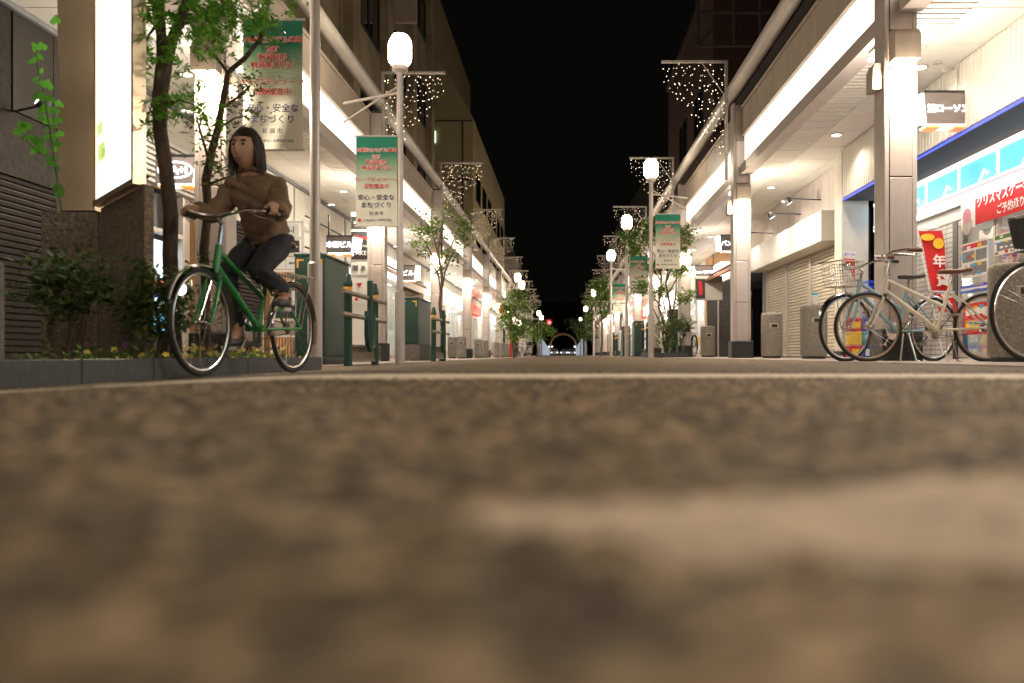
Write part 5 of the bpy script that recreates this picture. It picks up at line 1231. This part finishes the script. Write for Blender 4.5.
for s in (-1, 1):
    gp_ = C0 + V((-.13, s * .248, .04)); grips[s] = gp_
    sh = V((.47, s * .132, 1.10)); el = V((.565, s * .215, .915)); wr = gp_ + V((-.03, 0, .035)); pm = gp_ + V((.005, 0, .028))
    i = len(verts); verts += [sh, el, wr, pm]; rad += [.055, .038, .024, (.030, .016)]; edges += [(3, i), (i, i + 1), (i + 1, i + 2), (i + 2, i + 3)]
    # fingers curl over the grip
    for k in range(4):
        b0 = pm + V((.02 - .018 * k + .01, 0, 0)); j = len(verts)
        f1 = gp_ + V((.028 - .018 * k, s * .020, .016)); f2 = gp_ + V((.028 - .018 * k, s * .024, -.010)); f3 = gp_ + V((.028 - .018 * k, s * .004, -.026))
        verts += [f1, f2, f3]; rad += [.0085, .008, .007]; edges += [(i + 3, j), (j, j + 1), (j + 1, j + 2)]
    j = len(verts); verts += [gp_ + V((.02, -s * .022, .012)), gp_ + V((.035, -s * .022, -.012))]; rad += [.010, .008]; edges += [(i + 3, j), (j, j + 1)]
BBk = V((.43, 0, .275)); a0 = R(-52); feet = {}
for s, an in ((-1, a0), (1, a0 + math.pi)):
    ft = BBk + V((math.cos(an) * .15, s * .105, math.sin(an) * .15 + .03)); feet[s] = ft
    hp = V((.31, s * .08, .78)); an_ = ft + V((-.05, 0, .055))
    # knee by two-bone geometry
    L1, L2 = .385, .375; dv = an_ - hp; D = min(dv.length, L1 + L2 - .002); a_ = (L1 * L1 - L2 * L2 + D * D) / (2 * D); h_ = math.sqrt(max(0, L1 * L1 - a_ * a_)); u = dv.normalized()
    pv = V((1, 0, 0)) - u * u.x; pv.normalize(); kn = hp + u * a_ + pv * h_
    i = len(verts); verts += [hp, kn, an_, ft + V((.05, 0, .0))]; rad += [.075, .052, .033, (.028, .022)]; edges += [(0, i), (i, i + 1), (i + 1, i + 2), (i + 2, i + 3)]
    feet[(s, 'k')] = (hp, kn, an_)
skinned('body', verts, edges, rad, 'skin', per)
# head with a face
hm = MB(); hc = hd + V((.02, 0, .035)); n1, n2 = 18, 14; vs = []
for i in range(n2 + 1):
    t_ = math.pi * i / n2
    for k in range(n1):
        a = 2 * math.pi * k / n1; x, y_, z = math.sin(t_) * math.cos(a), math.sin(t_) * math.sin(a), math.cos(t_)
        sx_ = .095 * (1 - .10 * (z < 0) * -z); w__ = .075 * (1 - .28 * max(0, -z) ** 1.5); p_ = V((x * sx_, y_ * w__, z * .115))
        if x > .8 and abs(y_) < .22 and -.35 < z < .12: p_.x += .016          # nose
        if x > .75 and .12 < abs(y_) < .5 and .0 < z < .25: p_.x -= .008      # eye sockets
        if x > .7 and z < -.65: p_.x += .008                                    # chin
        vs.append(hc + p_)
fs = [(i * n1 + k, i * n1 + (k + 1) % n1, (i + 1) * n1 + (k + 1) % n1, (i + 1) * n1 + k) for i in range(n2) for k in range(n1)]
hm.add(vs, fs, 0, True)
for s in (-1, 1):
    hm.ball(hc + V((.080, s * .029, .014)), .008, 6, 1); hm.tube([hc + V((.088, s * .018, .034)), hc + V((.084, s * .045, .034))], .004, 5, 2); hm.ball(hc + V((-.005, s * .078, 0)), .017, 6, 0, 1.4)
hm.tube([hc + V((.088, -.022, -.058)), hc + V((.093, 0, -.060)), hc + V((.088, .022, -.058))], .0045, 6, 3)
hm.build('head', ['skin', 'vinyl', 'hair', 'pink'], per)
hr = MB(); vs = []
for i in range(10):
    t_ = math.pi * .72 * i / 9
    for k in range(20):
        a = 2 * math.pi * k / 20; x, y_, z = math.sin(t_) * math.cos(a), math.sin(t_) * math.sin(a), math.cos(t_)
        tt = t_
        if x > .45 and z < .42: t2 = math.acos(min(1, .45)); x, y_, z = math.sin(t2) * math.cos(a), math.sin(t2) * math.sin(a), .45
        vs.append(hc + V((x * .105 - .008, y_ * .088, z * .128 + .004)) + V((random.uniform(-.003, .003),) * 3))
fs = [(i * 20 + k, i * 20 + (k + 1) % 20, (i + 1) * 20 + (k + 1) % 20, (i + 1) * 20 + k) for i in range(9) for k in range(20)]
hr.add(vs, fs, 0, True)
for q_ in range(120):
    a = random.uniform(1.1, 5.18); t0_ = random.uniform(.2, 1.3); p0 = V((math.sin(t0_) * math.cos(a) * .105 - .008, math.sin(t0_) * math.sin(a) * .088, math.cos(t0_) * .128))
    p1 = V((math.cos(a) * .110 - .012, math.sin(a) * .094, -.02)); p2 = V((math.cos(a) * .10 - .014 + random.uniform(-.02, .01), math.sin(a) * .09 + random.uniform(-.012, .012), random.uniform(-.15, -.09)))
    hr.tube([hc + p0 * 1.03, hc + p1, hc + p2], [.006, .007, .002], 5)
hr.build('hair', 'hair', per)
jv = [V((.285, 0, .79)), wst, che, V((.485, 0, 1.12)), V((.51, 0, 1.165))]; jr = [(.15, .165), (.125, .14), (.13, .15), (.09, .10), (.068, .070)]; je = [(0, 1), (1, 2), (2, 3), (3, 4)]
for s in (-1, 1):
    i = len(jv); jv += [V((.465, s * .132, 1.095)), V((.565, s * .215, .915)), grips[s] + V((-.055, 0, .05))]; jr += [.075, .062, .046]; je += [(3, i), (i, i + 1), (i + 1, i + 2)]
jk = skinned('jacket', jv, je, jr, 'fabric_tan', per, 0, 3)
for v_ in jk.data.vertices:                       # cloth folds
    c_ = v_.co; a_ = math.atan2(c_.y, c_.x - .4)
    d_ = .007 * math.sin(c_.z * 75 + 5 * math.sin(a_ * 2 + c_.z * 6)) * math.sin(a_ * 3 + c_.z * 17) + .004 * math.sin(c_.x * 60 + c_.z * 95 + c_.y * 40)
    v_.co = c_ + v_.normal * d_
cb = MB(); cb.tube([V((.505, 0, 1.175)) + V((.06 * math.cos(a), .062 * math.sin(a), .012 * math.cos(a * 2) + .012)) for a in [2 * math.pi * k / 20 for k in range(20)]], .017, 8, closed=True); cb.build('collar', 'fabric_tan', per)
cb = MB(); cb.tube([V((.30, 0, .735)) + V((.128 * math.cos(a), .148 * math.sin(a), .006 * math.sin(a * 5) + .045)) for a in [2 * math.pi * k / 28 for k in range(28)]], .013, 8, closed=True); cb.build('hem', 'fabric_tan', per)
tv = [V((.30, 0, .80)), V((.31, 0, .86))]; tr_ = [(.125, .15), (.115, .14)]; te = [(0, 1)]
for s in (-1, 1):
    hp, kn, an_ = feet[(s, 'k')]; i = len(tv); tv += [hp, kn, an_ + V((0, 0, .03))]; tr_ += [.092, .066, .048]; te += [(0, i), (i, i + 1), (i + 1, i + 2)]
tk = skinned('trousers', tv, te, tr_, 'fabric_dark', per, 0, 3)
for v_ in tk.data.vertices:
    c_ = v_.co; v_.co = c_ + v_.normal * (.006 * math.sin(c_.z * 80 + c_.x * 30 + 3 * math.sin(c_.y * 40)) * math.sin(c_.x * 35 + c_.z * 20))
for s in (-1, 1):
    ft = feet[s]; sv_ = [ft + V((-.075, 0, .0)), ft + V((-.05, 0, .035)), ft + V((.02, 0, .008)), ft + V((.09, 0, -.006))]
    skinned('shoe', sv_, [(0, 1), (0, 2), (2, 3)], [(.036, .03), .036, (.038, .028), (.034, .02)], 'shoe', per)

# ------------------------------------------------------------------ things in front of the store
t = thing('nobori_flag', 'tall red and yellow new year flag leaning in front of the store tiles', 'flag', (4.98, 11.0, .01))
b = MB(); b.tube([(4.90, 11.0, .01), (4.54, 11.0, 1.72)], .010, 6); b.tube([(4.54, 11.0, 1.68), (4.86, 11.0, 1.70)], .008, 6); b.build('pole', 'white', t, True)
c = MB(); vs = []; m_ = 16
for j in range(m_ + 1):
    v = j / m_
    for i in range(5):
        u = i / 4; vs.append((4.56 + .28 * u + (.26 - .06 * u) * v + .02 * math.sin(v * 7 + u), 10.98 + .02 * math.sin(v * 6 + u * 4), 1.66 - 1.05 * v))
c.add(vs, [(j * 5 + i, j * 5 + i + 1, (j + 1) * 5 + i + 1, (j + 1) * 5 + i) for j in range(m_) for i in range(4)], 0, True); c.build('cloth', 'red', t, True)
b = MB(); b.lathe([(.09, 0), (.09, .003)], (4.66, 10.93, 1.57), 14, 0, (0, 1, 0), 1, .5); b.lathe([(.07, 0), (.07, .003)], (4.80, 10.93, 1.49), 14, 0, (0, 1, 0)); b.build('flag_print', 'yellow', t, True)
for k, ch_ in enumerate('年賀状'): text(ch_, .17, 'white', t, (4.80 + .05 * k - 4.98, -.09, 1.24 - .24 * k), off=.004)
t = thing('small_flag', 'small red and white pennant hanging by the white pilaster', 'flag', (4.55, 13.2, 1.3)); b = MB(); b.prism([(4.32, 1.68), (4.52, 1.66), (4.50, 1.55), (4.33, 1.56)], 'y', 13.2, 13.205, 0); b.prism([(4.33, 1.555), (4.50, 1.545), (4.50, 1.22)], 'y', 13.2, 13.205, 1); b.build('cloth', ['white', 'red'], t, True)
text('セール', .06, 'bluep', t, (-.13, -.004, .315))
for k, (x, y, z) in enumerate(((4.72, 12.9, .01), (4.72, 12.9, .25), (4.72, 12.9, .49), (4.72, 12.9, .95))):
    t = thing('plastic_crate', ['blue plastic crate at the bottom of the stack', 'second blue plastic crate of the stack', 'third blue plastic crate of the stack', 'blue plastic crate on top of the display'][k] + ' behind the bicycles', 'crate', (x, y, z), 0, 'blue plastic crates beside the store')
    b = MB(); b.box(-.16, .16, -.13, .13, 0, .02)
    for zz in (.05, .13, .20): b.box(-.16, .16, -.13, -.115, zz, zz + .028); b.box(-.16, .16, .115, .13, zz, zz + .028); b.box(-.16, -.145, -.115, .115, zz, zz + .028); b.box(.145, .16, -.115, .115, zz, zz + .028)
    for xx in (-.16, -.05, .04, .145): b.box(xx, xx + .015, -.128, -.117, .02, .235)
    b.build('shell', 'bluep', t)
tag(MB().box(4.56, 4.88, 12.8, 13.05, .73, .945, bev=.01).build('carton', 'white'), 'white carton in the stack between the blue crates', 'box')
for k, (x, m1, m2) in enumerate(((4.28, 'red', 'yellow'), (4.48, 'bluep', 'cyan'))):
    t = thing('drink_display', ['red and yellow stacked drink packs behind the front wheels', 'blue stacked drink packs behind the front wheels'][k], 'display', (x, 12.6, .01))
    b = MB()
    for j in range(3): b.box(x - .09, x + .09, 12.5, 12.7, .01 + .2 * j, .2 + .2 * j, j % 2, bev=.01)
    b.build('packs', [m1, m2], t, True); b = MB()
    for j in range(3): b.box(x - .06, x + .06, 12.494, 12.4985, .05 + .2 * j, .15 + .2 * j)
    b.build('print', m2 if k == 0 else 'white', t, True)

# ------------------------------------------------------------------ the far end of the street
o = thing('stone_arch', 'brown stone arch spanning the far end of the street', 'arch', (-.1, 112, 0))
b = MB(); n = 24; ro, ri = 1.85, 1.6; vs = []
for k in range(n + 1):
    a = math.pi * k / n
    for r_ in (ri, ro):
        for y in (111.6, 112.2): vs.append((-.1 + r_ * math.cos(a), y, 1.15 + r_ * .95 * math.sin(a)))
fs = []
for k in range(n):
    i = 4 * k; fs += [(i, i + 4, i + 6, i + 2), (i + 1, i + 3, i + 7, i + 5), (i + 2, i + 6, i + 7, i + 3), (i, i + 1, i + 5, i + 4)]
b.add(vs, fs); b.box(1.5, 1.75, 111.6, 112.2, 0, 1.15); b.box(-1.95, -1.7, 111.6, 112.2, 0, 1.15); b.build('ring', 'archm', o, True)
for x in (-1.95, -1.55, 1.4, 1.8):
    b = MB(); b.ball((x, 111.3, 1.15), .10, 8); b.build('lamp', 'signwhite', o, True)
light('arch_lamp', 'POINT', (0, -2.5, .6), 30, (1, .62, .35), o, shadow_soft_size=.3)
for k, (x0, x1) in enumerate(((-3.2, -1.75), (1.45, 2.6))):
    t = thing('market_tent', ['pale lit tent left of the far arch', 'pale lit tent right of the far arch'][k], 'tent', ((x0 + x1) / 2, 104, 0))
    b = MB(); pk = x0 + .3 if k == 0 else x1 - .3
    b.prism([(x0, 0), (x1, 0), (x1, .7), (pk, 2.4), (x0, 1.6)] if k == 0 else [(x0, 0), (x1, 0), (x1, 1.6), (pk, 2.2), (x0, .9)], 'y', 103, 105); b.build('canvas', 'tent', t, True)
    b = MB(); b.tube([(pk, 102.9, 0), (pk, 102.9, 2.5)], .05, 6); b.build('pole', 'white', t, True)
for k, x in enumerate((-1.2, .0, 1.0)):
    t = thing('parked_car', ['leftmost pale car parked under the far arch', 'middle pale car parked under the far arch', 'rightmost pale car parked under the far arch'][k], 'car', (x, 108, 0), 0, 'cars parked beyond the street end')
    b = MB(); b.prism([(-.5, .15), (.5, .15), (.52, .45), (.40, .50), (.32, .80), (-.32, .80), (-.40, .50), (-.52, .45)], 'y', -1.2, 1.2); b.build('body', 'carp', t)
    b = MB(); b.prism([(-.36, .52), (.36, .52), (.29, .75), (-.29, .75)], 'y', -1.21, -1.203); b.build('windscreen', 'glassd', t)
    for s in (-1, 1):
        b = MB(); b.lathe([(.15, -.06), (.15, .06)], (s * .42, -.8, .15), 12, 0, (1, 0, 0)); b.build('wheel', 'tyre', t)
        b = MB(); b.box(s * .36 - .07, s * .36 + .07, -1.225, -1.204, .32, .42); b.build('headlight', 'signwhite', t)
t = thing('traffic_light', 'red traffic light hanging over the far crossing', 'traffic light', (-3.1, 98, 0))
b = MB(); b.tube([(-3.1, 98, -.05), (-3.1, 98, 4.1), (-1.3, 98, 4.15)], .06, 8); b.build('pole', 'dark', t, True)
b = MB(); b.box(-2.1, -1.3, 97.9, 98.1, 3.62, 3.92, bev=.03); hs = b.build('housing', 'dark', t, True)
b = MB(); b.ball((-1.70, 97.85, 3.77), .17, 10); b.build('lamp', 'redglow', hs, True)
light('signal_lamp', 'POINT', (1.4, -.6, 3.77), 25, (1, .05, .05), t, shadow_soft_size=.1)
t = thing('road_sign', 'back of a square road sign hanging over the far crossing', 'sign', (2.3, 96, 0))
b = MB(); b.tube([(2.3, 96, 0), (2.3, 96, 4.0), (.1, 96, 4.0)], .05, 8); b.build('pole', 'grey', t, True); b = MB(); b.box(.6, 1.4, 95.9, 95.95, 3.35, 4.2); b.box(.0, .35, 95.9, 95.95, 3.5, 4.1); b.build('board', 'plate', t, True)
building('far_building', 'barely visible dark building closing the end of the street', -14, 14, 150, 160, 0, 9, 'bldgd', cat='building')

# ------------------------------------------------------------------ bring everything from modelling units to metres
done = set()
for ob in sc.objects:
    ob.location = ob.location * K
    if ob.type == 'MESH' and ob.data.name not in done:
        done.add(ob.data.name); ob.data.transform(Matrix.Scale(K, 4))
    elif ob.type == 'LIGHT' and ob.data.name not in done:
        done.add(ob.data.name); ob.data.energy *= K * K
        if ob.data.type == 'AREA': ob.data.size *= K; ob.data.size_y *= K
        else: ob.data.shadow_soft_size *= K
cam.location = Vector((0, 0, CH)) * K
